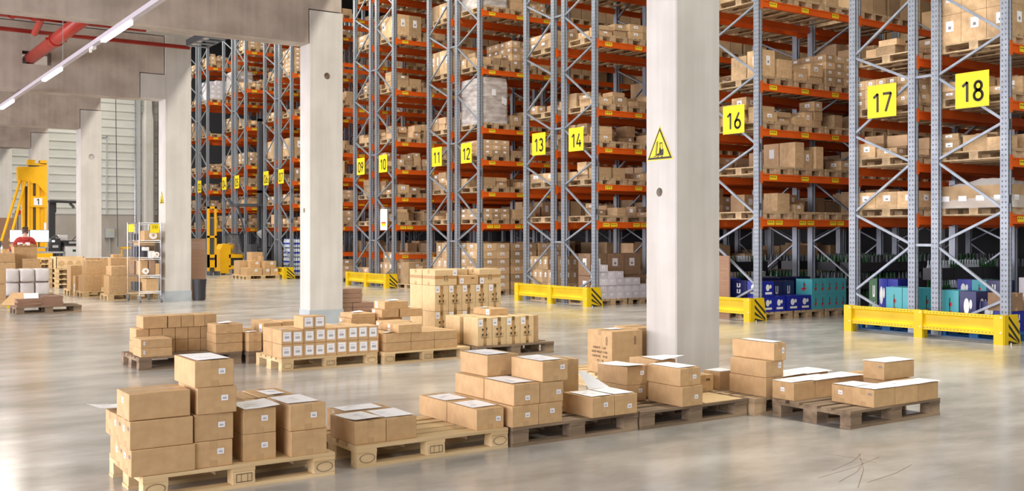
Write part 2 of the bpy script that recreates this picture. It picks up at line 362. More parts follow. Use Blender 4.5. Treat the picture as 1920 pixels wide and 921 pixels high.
# forklift warning triangles
def triangle(parent, loc, h, name='forklift_warning_sign'):
    b = h*1.12; mb = MB()
    def tri(s, x): z0 = h*(1-s)*.36; return [(x, b/2*s, z0), (x, -b/2*s, z0), (x, 0, z0+h*s)]
    for s, x, mi in ((1, -.004, 0), (.93, -.0055, 1), (.76, -.007, 0)):
        t = tri(s, x); mb.add(t+[(0, q[1], q[2]) for q in t], [(0, 1, 2), (0, 3, 4, 1), (1, 4, 5, 2), (2, 5, 3, 0)], mi)
    # forklift pictogram facing left (towards +y)
    X = -.0085; k = h
    def q(pts, mi=1): mb.add([(X, y*k, z*k) for y, z in pts], [tuple(range(len(pts)))], mi)
    q([(-.13, .13), (.12, .13), (.12, .17), (.06, .20), (-.04, .20), (-.06, .31), (-.17, .31), (-.17, .15)])
    for wy in (-.10, .07):
        q([(wy+.045*math.cos(a*PI/6), .125+.045*math.sin(a*PI/6)) for a in range(12)]); X = -.0095
        q([(wy+.02*math.cos(a*PI/6), .125+.02*math.sin(a*PI/6)) for a in range(12)], 0); X = -.0085
    q([(.12, .12), (.15, .12), (.09, .56), (.06, .56)]); q([(.17, .12), (.19, .12), (.13, .54), (.11, .54)])
    q([(.15, .10), (.26, .10), (.26, .12), (.15, .12)])
    q([(-.06, .2), (-.04, .2), (.00, .50), (-.03, .50)]); q([(-.14, .3), (-.12, .3), (-.10, .50), (-.12, .50)]); q([(-.12, .48), (.0, .48), (.0, .51), (-.12, .51)])
    q([(-.05, .2), (.03, .2), (.0, .36), (-.05, .36)])
    return tag(mb.build(name, ['yellow_sign', 'ink'], loc=loc), '', 'sign')
t = triangle(None, (7.1, 7.517+.235, 2.30), .345); tag(t, 'large yellow triangle with black forklift on the nearest pillar', 'sign', 'forklift warning triangles')
t = triangle(None, (6.84, 24.37+.27, 2.29), .30); tag(t, 'small yellow forklift triangle on the pillar behind the wire trolley', 'sign', 'forklift warning triangles')

# lamp strip
ls = empty('lamp_strip', (3.79, 20.6, 4.6), 'long white trunking with glowing lamps hung below the left beams', 'lamp')
MB().box(-.04, -10.4, 0, .04, 30, .07).build('trunking', 'trunk', ls)
for y in (11.6, 15.25, 20.2, 25.6, 30.6, 35.6):
    o = MB().box(-.035, 0, -.04, .035, 1.65, -.001).build('lamp_diffuser', 'lamp', ls, (0, y-20.6, 0))
    al = area('lamp_light', (0, y-20.6+.825, -.044), (0, 0, 0), .06, 1.6, 85, (1, .95, .85)); al.parent = ls
k = MB().box(-.03, -.10, -.05, .03, .05, -.002).box(-.05, -.03, -.10, -.02, .04, -.02).build('sensor', 'white', ls, (0, 17.6-20.6, 0))
for y in (12.5, 20.0, 28.0, 38): MB().bar((0, y-20.6, .07), (0, y-20.6, 1.595), .008, .008).build('suspension_wire', 'grey', ls)
# sprinkler pipes
def pipe(name, pts, r, label, collars=(), n=14):
    mb = MB(); base = Vector(pts[0]); mb.tube([Vector(p)-base for p in pts], r, n)
    o = mb.build(name, 'red_pipe', loc=base, smooth=False); o.data.shade_smooth(); tag(o, label, 'pipe', 'red sprinkler pipes')
    for c in collars:
        c = Vector(c[0])-base, Vector(c[1])-base
        cb = MB().tube([c[0], c[1]], r+.022, n); d = (c[1]-c[0]).normalized()
        side = d.cross(Vector((0, 0, 1))).normalized(); mid = (c[0]+c[1])/2
        cb.bar(mid+side*(r+.01), mid+side*(r+.07), .03, .05); cb.bar(mid-side*(r+.01), mid-side*(r+.07), .03, .05)
        cb.build('pipe_coupling', 'red_pipe', o)
    return o
pipe('sprinkler_main', [(4.08, 17.2, 5.42), (3.95, 26.5, 5.40)], .125, 'thick red sprinkler main passing through the opening in the beam', [((4.053, 19.0, 5.414), (4.051, 19.13, 5.414)), ((4.018, 21.8, 5.408), (4.016, 21.93, 5.408)), ((4.06, 18.4, 5.415), (4.058, 18.5, 5.415))])
o = pipe('sprinkler_pipe', [(-6, 20.95, 5.62), (5.5, 20.95, 5.62)], .05, 'upper thin red sprinkler pipe under the ceiling, joined to the main', [((3.05, 20.95, 5.62), (3.13, 20.95, 5.62)), ((3.42, 20.95, 5.62), (3.50, 20.95, 5.62))])
MB().tube([(9.6, 0, 0), (9.6, .75, -.16)], .06, 12).build('branch_pipe', 'red_pipe', o)
pipe('sprinkler_pipe', [(-6, 23.2, 5.76), (7.05, 23.2, 5.76)], .045, 'lower long red sprinkler pipe running along the beam to the racks')
for i, x in enumerate((5.2, 6.2)):
    pass
# cable tray
ct = empty('cable_tray', (6.93, 19.7, 5.62), 'grey cable ladder tray ending above rack 03, under the ceiling', 'cable tray')
[MB().bar((0, y, .1), (0, y, .60), .01, .01).build('hanger', 'dark', ct) for y in (-2, 0, 2.3)]
MB().box(-.23, -2.6, 0, -.20, 2.6, .14).build('side_rail', 'dark', ct); MB().box(.20, -2.6, 0, .23, 2.6, .16).build('side_rail', 'dark', ct)
for i in range(14): MB().box(-.2, 0, 0, .2, .09, .02).build('rung', 'steel', ct, (0, -2.45+i*.38, 0))

# ================================================================ RACKS
X0 = 14.1; FW = 1.22; SLOT = .87; BAY = 2.8
YM = {18: 8.13, 17: 9.63, 16: 12.80, 15: 14.30, 14: 17.47, 13: 18.97, 12: 22.14, 11: 23.64, 10: 26.81, 9: 28.31, 8: 31.48, 7: 34.58, 6: 36.08, 5: 39.25, 4: 40.75, 3: 43.92, 2: 45.42}
LV = [1.835, 2.655, 3.47, 4.29, 5.80, 7.30, 8.80]
OUT = {18: 0, 17: 1, 16: 0, 15: 1, 14: 0, 13: 1, 12: 0, 11: 1, 10: 0, 9: 1, 8: 0, 7: 0, 6: 1, 5: 0, 4: 1, 3: 0, 2: 1}
NL = {18: 5, 17: 5, 16: 5, 15: 5, 14: 6, 13: 6}
AISLE = {18, 16, 14, 12, 10, 8, 7, 5, 3}
def topz(n): return LV[NL.get(n, 7)-1]+1.2
def prof_up(dx=0, dy=0): return [(a+dx, b+dy) for a, b in ((0, 0), (.035, 0), (.045, .014), (.06, .014), (.07, 0), (.1, 0), (.1, .12), (.07, .12), (.06, .106), (.045, .106), (.035, .12), (0, .12))]
UPM = {}
def upright_mesh(h):
    h = round(h, 2)
    if h not in UPM:
        mb = MB().prism(prof_up(), 0, h)
        mb.box(-.02, -.02, 0, .12, .14, .012)
        z = .35
        while z < h-.1:
            for yy in (.034, .086): mb.quad((-.0012, yy-.009, z), (-.0012, yy-.009, z+.028), (-.0012, yy+.009, z+.028), (-.0012, yy+.009, z), 1)
            mb.quad((.009, -.0012, z), (.026, -.0012, z), (.026, -.0012, z+.028), (.009, -.0012, z+.028), 1)
            mb.quad((.078, -.0012, z), (.094, -.0012, z), (.094, -.0012, z+.028), (.078, -.0012, z+.028), 1)
            z += .075
        UPM[h] = mb.mesh('upright', ['steel', 'steel_dark'])
    return UPM[h]
bm_ = MB().box(0, 0, -.13, BAY-.1, .05, 0).box(0, -.008, -.022, BAY-.1, 0, 0).box(0, -.008, -.13, BAY-.1, 0, -.108)
bm_.box(-.05, -.006, -.17, .012, .0, .04).box(BAY-.112, -.006, -.17, BAY-.05, 0, .04)
BEAM = bm_.mesh('beam', ['orange'])
lb = MB()
for i in range(1):
    x = .18+i*SLOT; lb.quad((x, -.0105, -.105), (x+.20, -.0105, -.105), (x+.20, -.0105, -.025), (x, -.0105, -.025), 0)
    for j in range(3): lb.quad((x+.02+j*.055, -.0112, -.062), (x+.055+j*.055, -.0112, -.062), (x+.055+j*.055, -.0112, -.042), (x+.02+j*.055, -.0112, -.042), 1)
BLAB = lb.mesh('location_label', ['yellow_lab', 'brown_ink'])
lb2 = MB()
for i in range(1):
    for g in (0, .22):
        x = .12+i*SLOT+g; lb2.quad((x, -.0105, -.105), (x+.19, -.0105, -.105), (x+.19, -.0105, -.025), (x, -.0105, -.025), 0)
        for j in range(3): lb2.quad((x+.02+j*.05, -.0112, -.062), (x+.05+j*.05, -.0112, -.062), (x+.05+j*.05, -.0112, -.042), (x+.02+j*.05, -.0112, -.042), 1)
BLAB2 = lb2.mesh('location_label', ['yellow_lab', 'brown_ink'])
RF = {}
def rear_frame_mesh(h, out):
    key = (round(h, 2), out)
    if key not in RF:
        mb = MB().prism(prof_up(), 0, h).prism(prof_up(0, FW-.12), 0, h)
        a, b = (.06, FW-.06) if out == 0 else (FW-.06, .06)
        for k in range(int(h/1.28)+1):
            zo = .617+1.28*k; zi = .11+1.28*k
            mb.bar((.05, b, zi), (.05, a, zo), .045, .03)
            if zi+1.28 < h: mb.bar((.05, a, zo), (.05, b, zi+1.28), .045, .03)
        RF[key] = mb.mesh('rear_frame', 'steel')
    return RF[key]
brace_cache = {}
def brace(parent, p, q):
    p, q = Vector(p), Vector(q); d = q-p; key = tuple(round(v, 3) for v in d)
    if key not in brace_cache:
        u = Vector((1, 0, 0)); mb = MB(); s = d.normalized(); n_ = s.cross(u)
        # open channel: web and two lips
        mb.bar((0, 0, 0), d, .045, .006, up=n_)
        for sg in (-1, 1):
            off = n_*0+Vector((.0, 0, 0))
        mb2 = MB()
        w_, t_ = .034, .004
        mb2.bar(Vector((-.018, 0, 0)), Vector((-.018, 0, 0))+d, t_, w_, up=n_)
        for sg in (-1, 1): mb2.bar(n_*sg*(w_/2)+Vector((0, 0, 0)), n_*sg*(w_/2)+d, .034, t_, up=n_)
        brace_cache[key] = mb2.mesh('diagonal_brace', 'steel')
    link('diagonal_brace', brace_cache[key], parent, p)
SIGNY = {18: 8.41, 17: 9.95, 16: 13.13, 14: 17.86, 13: 19.28, 12: 22.50, 11: 24.02, 10: 27.20, 9: 28.70, 7: 35.23, 6: 36.72, 5: 39.90, 4: 41.41, 3: 44.68}
SIGN = MB().box(-.004, 0, 0, 0, .53, .52).mesh('number_sign', 'yellow_sign')
def rack(n):
    y0 = YM[n]; h = topz(n); nl = NL.get(n, 7)
    if n in SIGNY: lab = f'grey frames and orange beams of the rack carrying yellow sign {NW[n]}'
    elif n == 15: lab = 'rack right behind the nearest pillar, left neighbour of the rack with sign 16'
    elif n == 8: lab = 'single rack behind the second pillar, between the racks signed 07 and 09'
    else: lab = 'last rack behind the third pillar, beyond the rack with sign 03'
    r = empty('pallet_rack', (X0, y0, 0), lab, 'rack', 'pallet racks')
    for y in (0, FW-.12): link('upright', upright_mesh(h), r, (0, y, 0))
    a, b = (.06, FW-.06) if OUT[n] == 0 else (FW-.06, .06)
    for k in range(int(h/1.28)+1):
        zo = .617+1.28*k; zi = .11+1.28*k
        if zo < h: brace(r, (.04, b, zi), (.04, a, zo))
        if zi+1.28 < h: brace(r, (.04, a, zo), (.04, b, zi+1.28))
    for bay in (1, 2, 3): link('rear_frame', rear_frame_mesh(h, OUT[n]), r, (BAY*bay, 0, 0))
    for z in LV[:nl]+([.98] if n in (8, 9, 10) else []):
        f = link('beam', BEAM, r, (.1, 0, z))
        if n in AISLE:
            for q in range(3): link('location_label', BLAB2 if z == LV[0] else BLAB, f, (q*SLOT, 0, 0))
        g = link('beam', BEAM, r, (BAY, FW, z)); g.rotation_euler = (0, 0, PI)
        if n in (17, 15, 13, 11, 9) and z in LV:
            for q in range(3): link('location_label', BLAB, g, (q*SLOT, 0, 0))
    for z in LV[:nl]:
        for bay in (1, 2):
            link('beam', BEAM, r, (.1+BAY*bay, 0, z)); g = link('beam', BEAM, r, (BAY*(bay+1), FW, z)); g.rotation_euler = (0, 0, PI)
    if n in (18, 16, 14, 12, 10, 7, 5, 3):
        for z in (1.39, 3.98, 6.55):
            if z < h: MB().bar((.04, FW, z), (.04, 1.5, z), .04, .04).build('row_spacer', 'steel', r)
    if n in SIGNY:
        s = link('number_sign', SIGN, r, (-.008, SIGNY[n]-y0, 3.42))
        digits(s, f'{n:02d}', .30, (-.0045, .265, .085), '-x', th=.14)
    # joining clips on the outer upright
    yy = 0 if OUT[n] == 0 else FW
    if n in AISLE: MB().box(.0, -.012, 2.0, .05, -.002, 2.12).box(.0, -.012, 3.05, .05, -.002, 3.2).build('upright_splice', 'dark', r)
for n in YM: rack(n)
o = MB().box(0, 0, 0, .01, .44, .62).build('notice_board', 'paper', loc=(14.07, 27.17, 1.70)); tag(o, 'white notice sheet hung on the frame below sign 10', 'notice')
MB().quad((-.001, .08, .12), (-.001, .36, .12), (-.001, .36, .20), (-.001, .08, .20)).build('yellow_mark', 'yellow_sign', o)
MB().quad((-.001, .08, .20), (-.001, .36, .20), (-.001, .36, .24), (-.001, .08, .24)).build('red_mark', 'red', o)
# end guards
def guard(ya, yb, label):
    g = empty('rack_end_guard', (13.80, ya, 0), label, 'barrier', 'yellow rack end guards')
    Lg = yb-ya; mid = Lg*.5
    for (a, b) in ((.06, mid-.04), (mid+.04, Lg-.06)):
        mb = MB()
        pr = [(.03, .13), (.0, .13), (.0, .19), (.035, .21), (.035, .35), (.0, .37), (.0, .415), (.03, .415), (.05, .36), (.05, .20)]
        mb.prism([(x, z) for x, z in pr], a, b, 0, 'y')
        m = a+.03
        while m < b-.02:
            for zz in (.16, .392): mb.quad((-.0012, m, zz-.006), (-.0012, m, zz+.006), (-.0012, m+.014, zz+.006), (-.0012, m+.014, zz-.006), 1)
            m += .055
        mb.build('rail_panel', ['yellow', 'brown_ink'], g)
    for i, y in enumerate((0, mid-.07, Lg-.14)):
        mb = MB().box(-.02, y, 0, .0, y+.14, .42).box(0, y, 0, .12, y+.012, .42).box(0, y+.128, 0, .12, y+.14, .42)
        for zz in (.17, .385): mb.tube([(-.02, y+.03, zz), (-.028, y+.03, zz)], .011, 8, 1)
        mb.build('guard_post', ['yellow', 'white'], g)
    # striped side plate facing the aisle, leaning foot
    mb = MB(); X = [(.0, 0), (.42, 0), (.34, .42), (.0, .42)]
    mb.prism([(x, z) for x, z in X], -.012, 0, 0, 'y')
    for k in range(4):
        z0 = .42-.12*k
        p = [(.10, z0), (.10, z0-.055), (.38, z0-.30), (.38, z0-.245)]
        q = []
        for x, z in p: q.append((x, max(.005, min(.415, z))))
        if abs(q[0][1]-q[3][1]) > .01: mb.add([(x, -.0135, z) for x, z in q], [(0, 1, 2, 3)], 1)
    mb.build('striped_side_plate', ['yellow', 'ink'], g)
    for y in (-.02, Lg+.0): 
        MB().tube([(.1, y-.03, 0), (.1, y-.03, .03)], .012, 8).build('anchor_bolt', 'chrome', g)
    return g
guard(8.02, 10.70, 'long yellow guard rail at the foot of the racks signed 17 and 18')
guard(12.72, 15.40, 'yellow guard rail half hidden by the nearest pillar, under sign 16')
guard(17.35, 20.10, 'yellow guard rail at the foot of the racks signed 13 and 14')
guard(26.70, 29.40, 'yellow guard rail at the foot of the racks signed 09 and 10')
guard(34.48, 37.15, 'distant yellow guard with striped end under signs 06 and 07')
o = MB().box(0, 0, 0, .07, 2.5, .006).box(.03, 0, 0, .036, 2.5, .035).build('floor_guide_rail', 'dark', loc=(14.0, 8.15, 0)); tag(o, 'dark steel angle bolted to the floor behind the guard under signs 17 and 18', 'rail')
# ================================================================ PALLETS
RP = random.Random(11)
def jbox(mb, x0, y0, z0, x1, y1, z1, j=.002):
    r = lambda: RP.uniform(-j, j)
    vs = [(x0+r(), y0+r(), z0), (x1+r(), y0+r(), z0), (x1+r(), y1+r(), z0), (x0+r(), y1+r(), z0), (x0+r(), y0+r(), z1+r()), (x1+r(), y0+r(), z1+r()), (x1+r(), y1+r(), z1+r()), (x0+r(), y1+r(), z1+r())]
    mb.add(vs, [(0, 3, 2, 1), (4, 5, 6, 7), (0, 1, 5, 4), (1, 2, 6, 5), (2, 3, 7, 6), (3, 0, 4, 7)])
DECK = [(0, .145), (.1875, .2875), (.3275, .4725), (.5125, .6125), (.655, .80)]
BLX = [(0, .145), (.5275, .6725), (1.055, 1.2)]; BLY = [(0, .10), (.3275, .4725), (.70, .80)]
def make_pallet(wood, stamps):
    parts = []
    for a, b in DECK:
        mb = MB(); jbox(mb, 0, a, .122, 1.2, b, .144); parts.append(('deck_board', mb.mesh('deck_board', wood), None))
    for a, b in BLX:
        mb = MB(); jbox(mb, a, 0, .100, b, .80, .122); parts.append(('cross_board', mb.mesh('cross_board', wood), None))
    for i, (a, b) in enumerate(BLX):
        for j, (c, d) in enumerate(BLY):
            mb = MB(); jbox(mb, a+.002, c+.002, .022, b-.002, d-.002, .100, .003)
            st = None
            if stamps and j == 0:
                s = MB(); cx, cz = (a+b)/2, .061
                if i != 1:
                    n = 24
                    o_ = [(cx+.056*math.cos(t*2*PI/n), -.0035, cz+.031*math.sin(t*2*PI/n)) for t in range(n)]
                    i_ = [(cx+.052*math.cos(t*2*PI/n), -.0035, cz+.028*math.sin(t*2*PI/n)) for t in range(n)]
                else:
                    o_ = [(cx-.05, -.0035, cz-.026), (cx+.05, -.0035, cz-.026), (cx+.05, -.0035, cz+.026), (cx-.05, -.0035, cz+.026)]
                    i_ = [(cx-.046, -.0035, cz-.022), (cx+.046, -.0035, cz-.022), (cx+.046, -.0035, cz+.022), (cx-.046, -.0035, cz+.022)]; n = 4
                s.add(o_+i_, [(t, (t+1) % n, n+(t+1) % n, n+t) for t in range(n)])
                if i == 1: s.quad((cx-.02, -.0035, cz-.022), (cx-.017, -.0035, cz-.022), (cx-.017, -.0035, cz+.022), (cx-.02, -.0035, cz+.022)); s.quad((cx+.02, -.0035, cz-.022), (cx+.023, -.0035, cz-.022), (cx+.023, -.0035, cz+.022), (cx+.02, -.0035, cz+.022))
                st = s.mesh('burnt_stamp', 'brown_ink')
            parts.append(('block', mb.mesh('block', wood), st))
    for c, d in BLY:
        mb = MB(); jbox(mb, 0, c, 0, 1.2, d, .022); parts.append(('bottom_board', mb.mesh('bottom_board', wood), None))
    return parts
PAL = {'wood': make_pallet('wood', True), 'wood_old': make_pallet('wood_old', False), 'wood_rack': make_pallet('wood_rack', False)}
def pallet(x, y, wood, label, rz=0, z=0, group='wooden pallets on the floor'):
    e = empty('wooden_pallet', (x, y, z), label, 'pallet', group, rz)
    for nme, me, st in PAL[wood]:
        o = link(nme, me, e)
        if st: link('burnt_stamp', st, o)
    return e
pallet(1.585, 6.10, 'wood', 'light wooden pallet at the bottom left under the tall carton stacks')
pallet(2.975, 6.17, 'wood', 'light wooden pallet with bare slats between two pairs of low cartons')
pallet(4.20, 6.15, 'wood_old', 'dark weathered pallet under the cartons right of the bare-slatted pallet')
pallet(5.415, 6.13, 'wood_old', 'dark pallet carrying the loose cardboard sheet at its right end')
pallet(6.64, 6.07, 'wood_rack', 'yellowish pallet under the three stacked cartons before the nearest pillar')
pallet(6.795, 5.215, 'wood_old', 'weathered pallet at the right, loaded with cartons topped by white sheets')
pallet(3.085, 12.04, 'wood_old', 'pallet at the left of the back row, under the brown carton wall')
pallet(4.335, 11.95, 'wood_old', 'pallet mostly hidden between the carton wall and the white-labelled cartons')
pallet(4.385, 11.03, 'wood', 'light pallet under the two rows of white-labelled cartons')
pallet(5.645, 10.97, 'wood', 'light pallet under the low flat cartons in the middle of the back row')
pallet(6.875, 10.86, 'wood_old', 'dark pallet under the upright cartons printed with arrow symbols')
pallet(6.95, 12.12, 'wood', 'pallet hidden under the tallest stack of printed cartons')
pallet(5.70, 12.05, 'wood', 'pallet behind the low flat cartons of the middle back row')
pallet(6.55, 7.93, 'wood', 'pallet under the large shipping carton with printed weights, beside the nearest pillar')
pallet(4.45, 12.85, 'wood', 'light pallet end visible behind the two topmost white-labelled cartons')

# ================================================================ FLOOR CARTONS
def bevel_box(sx, sy, sz, b=.004):
    bm = bmesh.new(); bmesh.ops.create_cube(bm, size=1)
    for v in bm.verts: v.co = Vector(((v.co.x+.5)*sx, (v.co.y+.5)*sy, (v.co.z+.5)*sz))
    bmesh.ops.bevel(bm, geom=bm.edges[:], offset=b, segments=2, affect='EDGES', profile=.6)
    # a slightly bulging skin, as packed cartons have
    return bm
def carton(x, y, z, sx, sy, sz, label, group, m='card', axis='y', ship='-y', rz=0, tape='clear', pos=None, lsz=(.042, .034), prints=None, cat='box', name='cardboard_box', vtape=None):
    """x,y,z = near bottom corner; axis = long seam direction; ship = face that carries the small label"""
    rz += R.uniform(-.012, .012); g = .0015
    bm = bevel_box(sx-2*g, sy-2*g, sz-g)
    bmesh.ops.translate(bm, verts=bm.verts, vec=(g, g, 0))
    me = bpy.data.meshes.new(name); bm.to_mesh(me); bm.free(); me.materials.append(M[m]); me.shade_smooth()
    for p in me.polygons: p.use_smooth = p.area < .002
    o = link(name, me, None, (x, y, z), rz); tag(o, label, cat, group)
    e = .0009
    if tape:
        tm = 'tape_clear' if tape == 'clear' else 'tape'; tw = .024; mb = MB(); dr = min(.05, sz*.35)
        if axis == 'y':
            c = sx/2; mb.box(c-tw, g, sz-g, c+tw, sy-g, sz-g+e); mb.box(c-tw, -e+g, sz-dr, c+tw, g, sz-g+e); mb.box(c-tw, -e+g, 0.002, c+tw, g, dr*.8)
        else:
            c = sy/2; mb.box(g, c-tw, sz-g, sx-g, c+tw, sz-g+e); mb.box(-e+g, c-tw, sz-dr, g, c+tw, sz-g+e); mb.box(-e+g, c-tw, 0.002, g, c+tw, dr*.8)
        mb.build('packing_tape', tm, o)
    if vtape == 'full':
        MB().box(sx/2-.022, -e+g, .002, sx/2+.022, g, sz-.002).build('packing_tape', 'tape', o)
    if vtape == 'horizontal':
        MB().box(0, -e+g, sz*.42, sx-.002, g, sz*.62).build('packing_tape', 'tape', o); MB().box(-e+g, -e+g, sz*.42, g, sy-.002, sz*.62).build('packing_tape', 'tape', o)
    if ship:
        w_, h_ = lsz; mb = MB(); d = .0006; k = -.0012
        if ship == '-y':
            px, pz = pos or (sx*.62, sz*.5)
            mb.quad((px, k+g, pz), (px+w_, k+g, pz), (px+w_, k+g, pz+h_), (px, k+g, pz+h_))
            lo = mb.build('shipping_label', 'label', o)
            pm = MB()
            for i in range(6):
                bx = px+w_*(.22+.095*i); pm.quad((bx, k-d+g, pz+h_*.3), (bx+w_*.055, k-d+g, pz+h_*.3), (bx+w_*.055, k-d+g, pz+h_*.55), (bx, k-d+g, pz+h_*.55))
            pm.quad((px+w_*.15, k-d+g, pz+h_*.72), (px+w_*.7, k-d+g, pz+h_*.72), (px+w_*.7, k-d+g, pz+h_*.78), (px+w_*.15, k-d+g, pz+h_*.78), 1)
            pm.build('barcode', ['print', 'faint'], lo)
        else:
            py, pz = pos or (sy*.2, sz*.55)
            mb.quad((k+g, py+w_, pz), (k+g, py, pz), (k+g, py, pz+h_), (k+g, py+w_, pz+h_))
            lo = mb.build('shipping_label', 'label', o)
            pm = MB()
            for i in range(6):
                by = py+w_*(.22+.095*i); pm.quad((k-d+g, by+w_*.055, pz+h_*.3), (k-d+g, by, pz+h_*.3), (k-d+g, by, pz+h_*.55), (k-d+g, by+w_*.055, pz+h_*.55))
            pm.build('barcode', 'print', lo)
    if prints == 'barcode_x':    # printed grey code near the corner of the -x face
        mb = MB()
        for i in range(6): mb.quad((-.0012+g, .02+i*.007, sz*.66), (-.0012+g, .024+i*.007, sz*.66), (-.0012+g, .024+i*.007, sz*.8), (-.0012+g, .02+i*.007, sz*.8))
        mb.build('printed_code', 'print', o)
    if prints == 'barcode_y':
        mb = MB()
        for i in range(7): mb.quad((sx*.62+i*.007, -.0008+g, sz*.64), (sx*.62+i*.007+.005, -.0008+g, sz*.64), (sx*.62+i*.007+.005, -.0008+g, sz*.78), (sx*.62+i*.007, -.0008+g, sz*.78))
        mb.build('printed_code', 'brown_ink', o)
    if prints == 'arrows' or prints == 'arrows_small':
        # handling marks: two up arrows over a bar, umbrella and glass above
        mb = MB(); k = -.0022+g; s_ = .055 if prints == 'arrows' else .034
        cx = sx*.5; cz = sz*.32 if prints == 'arrows' else sz*.30
        def Q(*p): mb.add([(cx+a*s_, k, cz+b*s_) for a, b in p], [tuple(range(len(p)))])
        for q in (-.6, .45):
            Q((q-.28, .35), (q+.28, .35), (q, .95)); Q((q-.08, 0), (q+.08, 0), (q+.08, .4), (q-.08, .4))
        Q((-1, -.25), (1, -.25), (1, -.16), (-1, -.16))
        Q((-.85, 1.5), (-.35, 1.5), (-.45, 1.95), (-.75, 1.95)); Q((-.63, 1.2), (-.57, 1.2), (-.57, 1.5), (-.63, 1.5))
        Q((.3, 1.6), (.62, 1.6), (.56, 2.2), (.36, 2.2)); Q((.43, 1.2), (.49, 1.2), (.49, 1.6), (.43, 1.6)); Q((.3, 1.14), (.62, 1.14), (.62, 1.2), (.3, 1.2))
        Q((-1.02, -.25), (-.97, -.25), (-.97, .9), (-1.02, .9)); Q((.97, -.25), (1.02, -.25), (1.02, .9), (.97, .9))
        mb.build('handling_marks', 'ink', o)
    return o
def sheet(x, y, z, w, h, label, rz=0, curl=.004, lift=None, lines=True, group='white sheets lying on the cartons'):
    """A4-like delivery note lying on a carton; lift=(corner,height) raises one edge"""
    nx, ny = 8, 8; mb = MB(); ph = R.uniform(0, 6)
    def zz(i, j):
        u, v = i/nx, j/ny; q = curl*(math.sin(u*2.6+ph)*math.cos(v*2.1+ph)+1.0)*.5
        if lift:
            e_, hgt = lift; t = {'x+': u, 'x-': 1-u, 'y+': v, 'y-': 1-v, 'c': (u+1-v)/2}[e_]; q += hgt*max(0, (t-.35)/.65)**1.6
        return q
    vs = [(w*i/nx, h*j/ny, zz(i, j)+.002) for j in range(ny+1) for i in range(nx+1)]
    mb.add(vs, [(j*(nx+1)+i, j*(nx+1)+i+1, (j+1)*(nx+1)+i+1, (j+1)*(nx+1)+i) for j in range(ny) for i in range(nx)])
    mb.add([(a, b, c-.0006) for a, b, c in vs], [(j*(nx+1)+i, (j+1)*(nx+1)+i, (j+1)*(nx+1)+i+1, j*(nx+1)+i+1) for j in range(ny) for i in range(nx)])
    o = mb.build('delivery_note', 'paper', loc=(x, y, z), rz=rz); o.data.shade_smooth(); tag(o, label, 'paper', group)
    if lines:
        pm = MB()
        for k in range(4):
            a, b = R.uniform(.1, .5), R.uniform(.15, .8); i = int(a*nx); j = int(b*ny); c = zz(i, j)+.0036+curl*.3
            for q in range(3): pm.quad((w*a, h*b+q*.008, c), (w*a+.045, h*b+q*.008, c), (w*a+.045, h*b+q*.008+.003, c), (w*a, h*b+q*.008+.003, c))
        pm.build('printed_lines', 'faint', o)
    return o
PT = .144
# --- pallet 1
GA = 'cartons on the bottom left pallet'
def C(*a, **k): return carton(*a, **k)
for lvl, (z, x, sx) in enumerate(((.144, 1.52, .372), (.300, 1.516, .366), (.466, 1.514, .356))):
    nm = ('bottom', 'middle', 'top')[lvl]
    C(x, 6.105+.012*lvl, z, sx, .205 if lvl < 2 else .285, .156 if lvl != 1 else .164, f'long carton, {nm} of the front three-high stack at far bottom left', GA, axis='x', ship='-x', pos=(.12, .09), prints='barcode_x' if lvl < 2 else None)
C(1.525, 6.315, .144, .366, .205, .156, 'carton behind the bottom left corner carton, on the pallet', GA, axis='x', ship='-x', pos=(.12, .09), prints='barcode_x')
C(1.52, 6.327, .300, .366, .205, .160, 'carton behind the middle one of the far left stack', GA, axis='x', ship='-x', pos=(.12, .09), prints='barcode_x')
C(1.56, 6.53, .144, .34, .25, .156, 'rear bottom carton of the far left stack, next to the floor edge', GA, axis='x', ship=None)
C(1.53, 6.54, .300, .34, .235, .150, 'rear carton under the overhanging white sheet at far left', GA, axis='x', ship=None)
sheet(1.455, 6.56, .462, .30, .22, 'white sheet sticking out over the left edge of the bottom left pallet', rz=.18, curl=.012, lift=('x-', .02))
for i, (x, z, h) in enumerate(((1.882, .144, .158), (1.890, .302, .163), (1.905, .465, .160), (1.892, .625, .160))):
    nm = ('bottom', 'second', 'third', 'topmost')[i]
    C(x, 6.12+.006*(i % 2), z, .241, .425, h, f'{nm} carton of the four-high stack on the bottom left pallet', GA, pos=(.145, .075), rz=(.0, .005, -.03, .0)[i])
sheet(1.915, 6.15, .785, .20, .36, 'white sheet on top of the four-high carton stack at the left', rz=0.02)
for i, z in enumerate((.144, .311)):
    C(2.197, 6.144, z, .212, .40, .167 if i == 0 else .156, ('lower', 'upper')[i]+' carton of the narrow pair right of the four-high stack', GA, pos=(.115, .075))
sheet(2.20, 6.13, .467, .225, .30, 'curling white sheet on the narrow two-high pair at the left', rz=-.03, lift=('x+', .010))
for i, z in enumerate((.144, .302)):
    C(2.492, 6.11+.02*i, z, .244, .41, .158 if i == 0 else .165, ('lower', 'upper')[i]+' carton at the right end of the bottom left pallet', GA, ship='-y' if i else None, pos=(.14, .075))
sheet(2.50, 6.19, .467, .215, .32, 'white sheet on the two-high pair at the right end of the left pallet', rz=.01)
C(2.19, 6.57, .144, .25, .36, .158, 'lower rear carton behind the narrow pair of the left pallet', GA, ship=None)
C(2.19, 6.56, .302, .25, .36, .165, 'upper rear carton behind the narrow pair of the left pallet', GA, ship=None)
C(2.46, 6.575, .144, .25, .34, .158, 'lower rear carton behind the right pair of the left pallet', GA, ship=None)
C(2.46, 6.57, .302, .25, .35, .165, 'upper rear carton with white label strip, behind the right pair of the left pallet', GA, ship=None)
sheet(2.53, 6.60, .467, .12, .22, 'narrow white sheet on the rear carton of the left pallet')
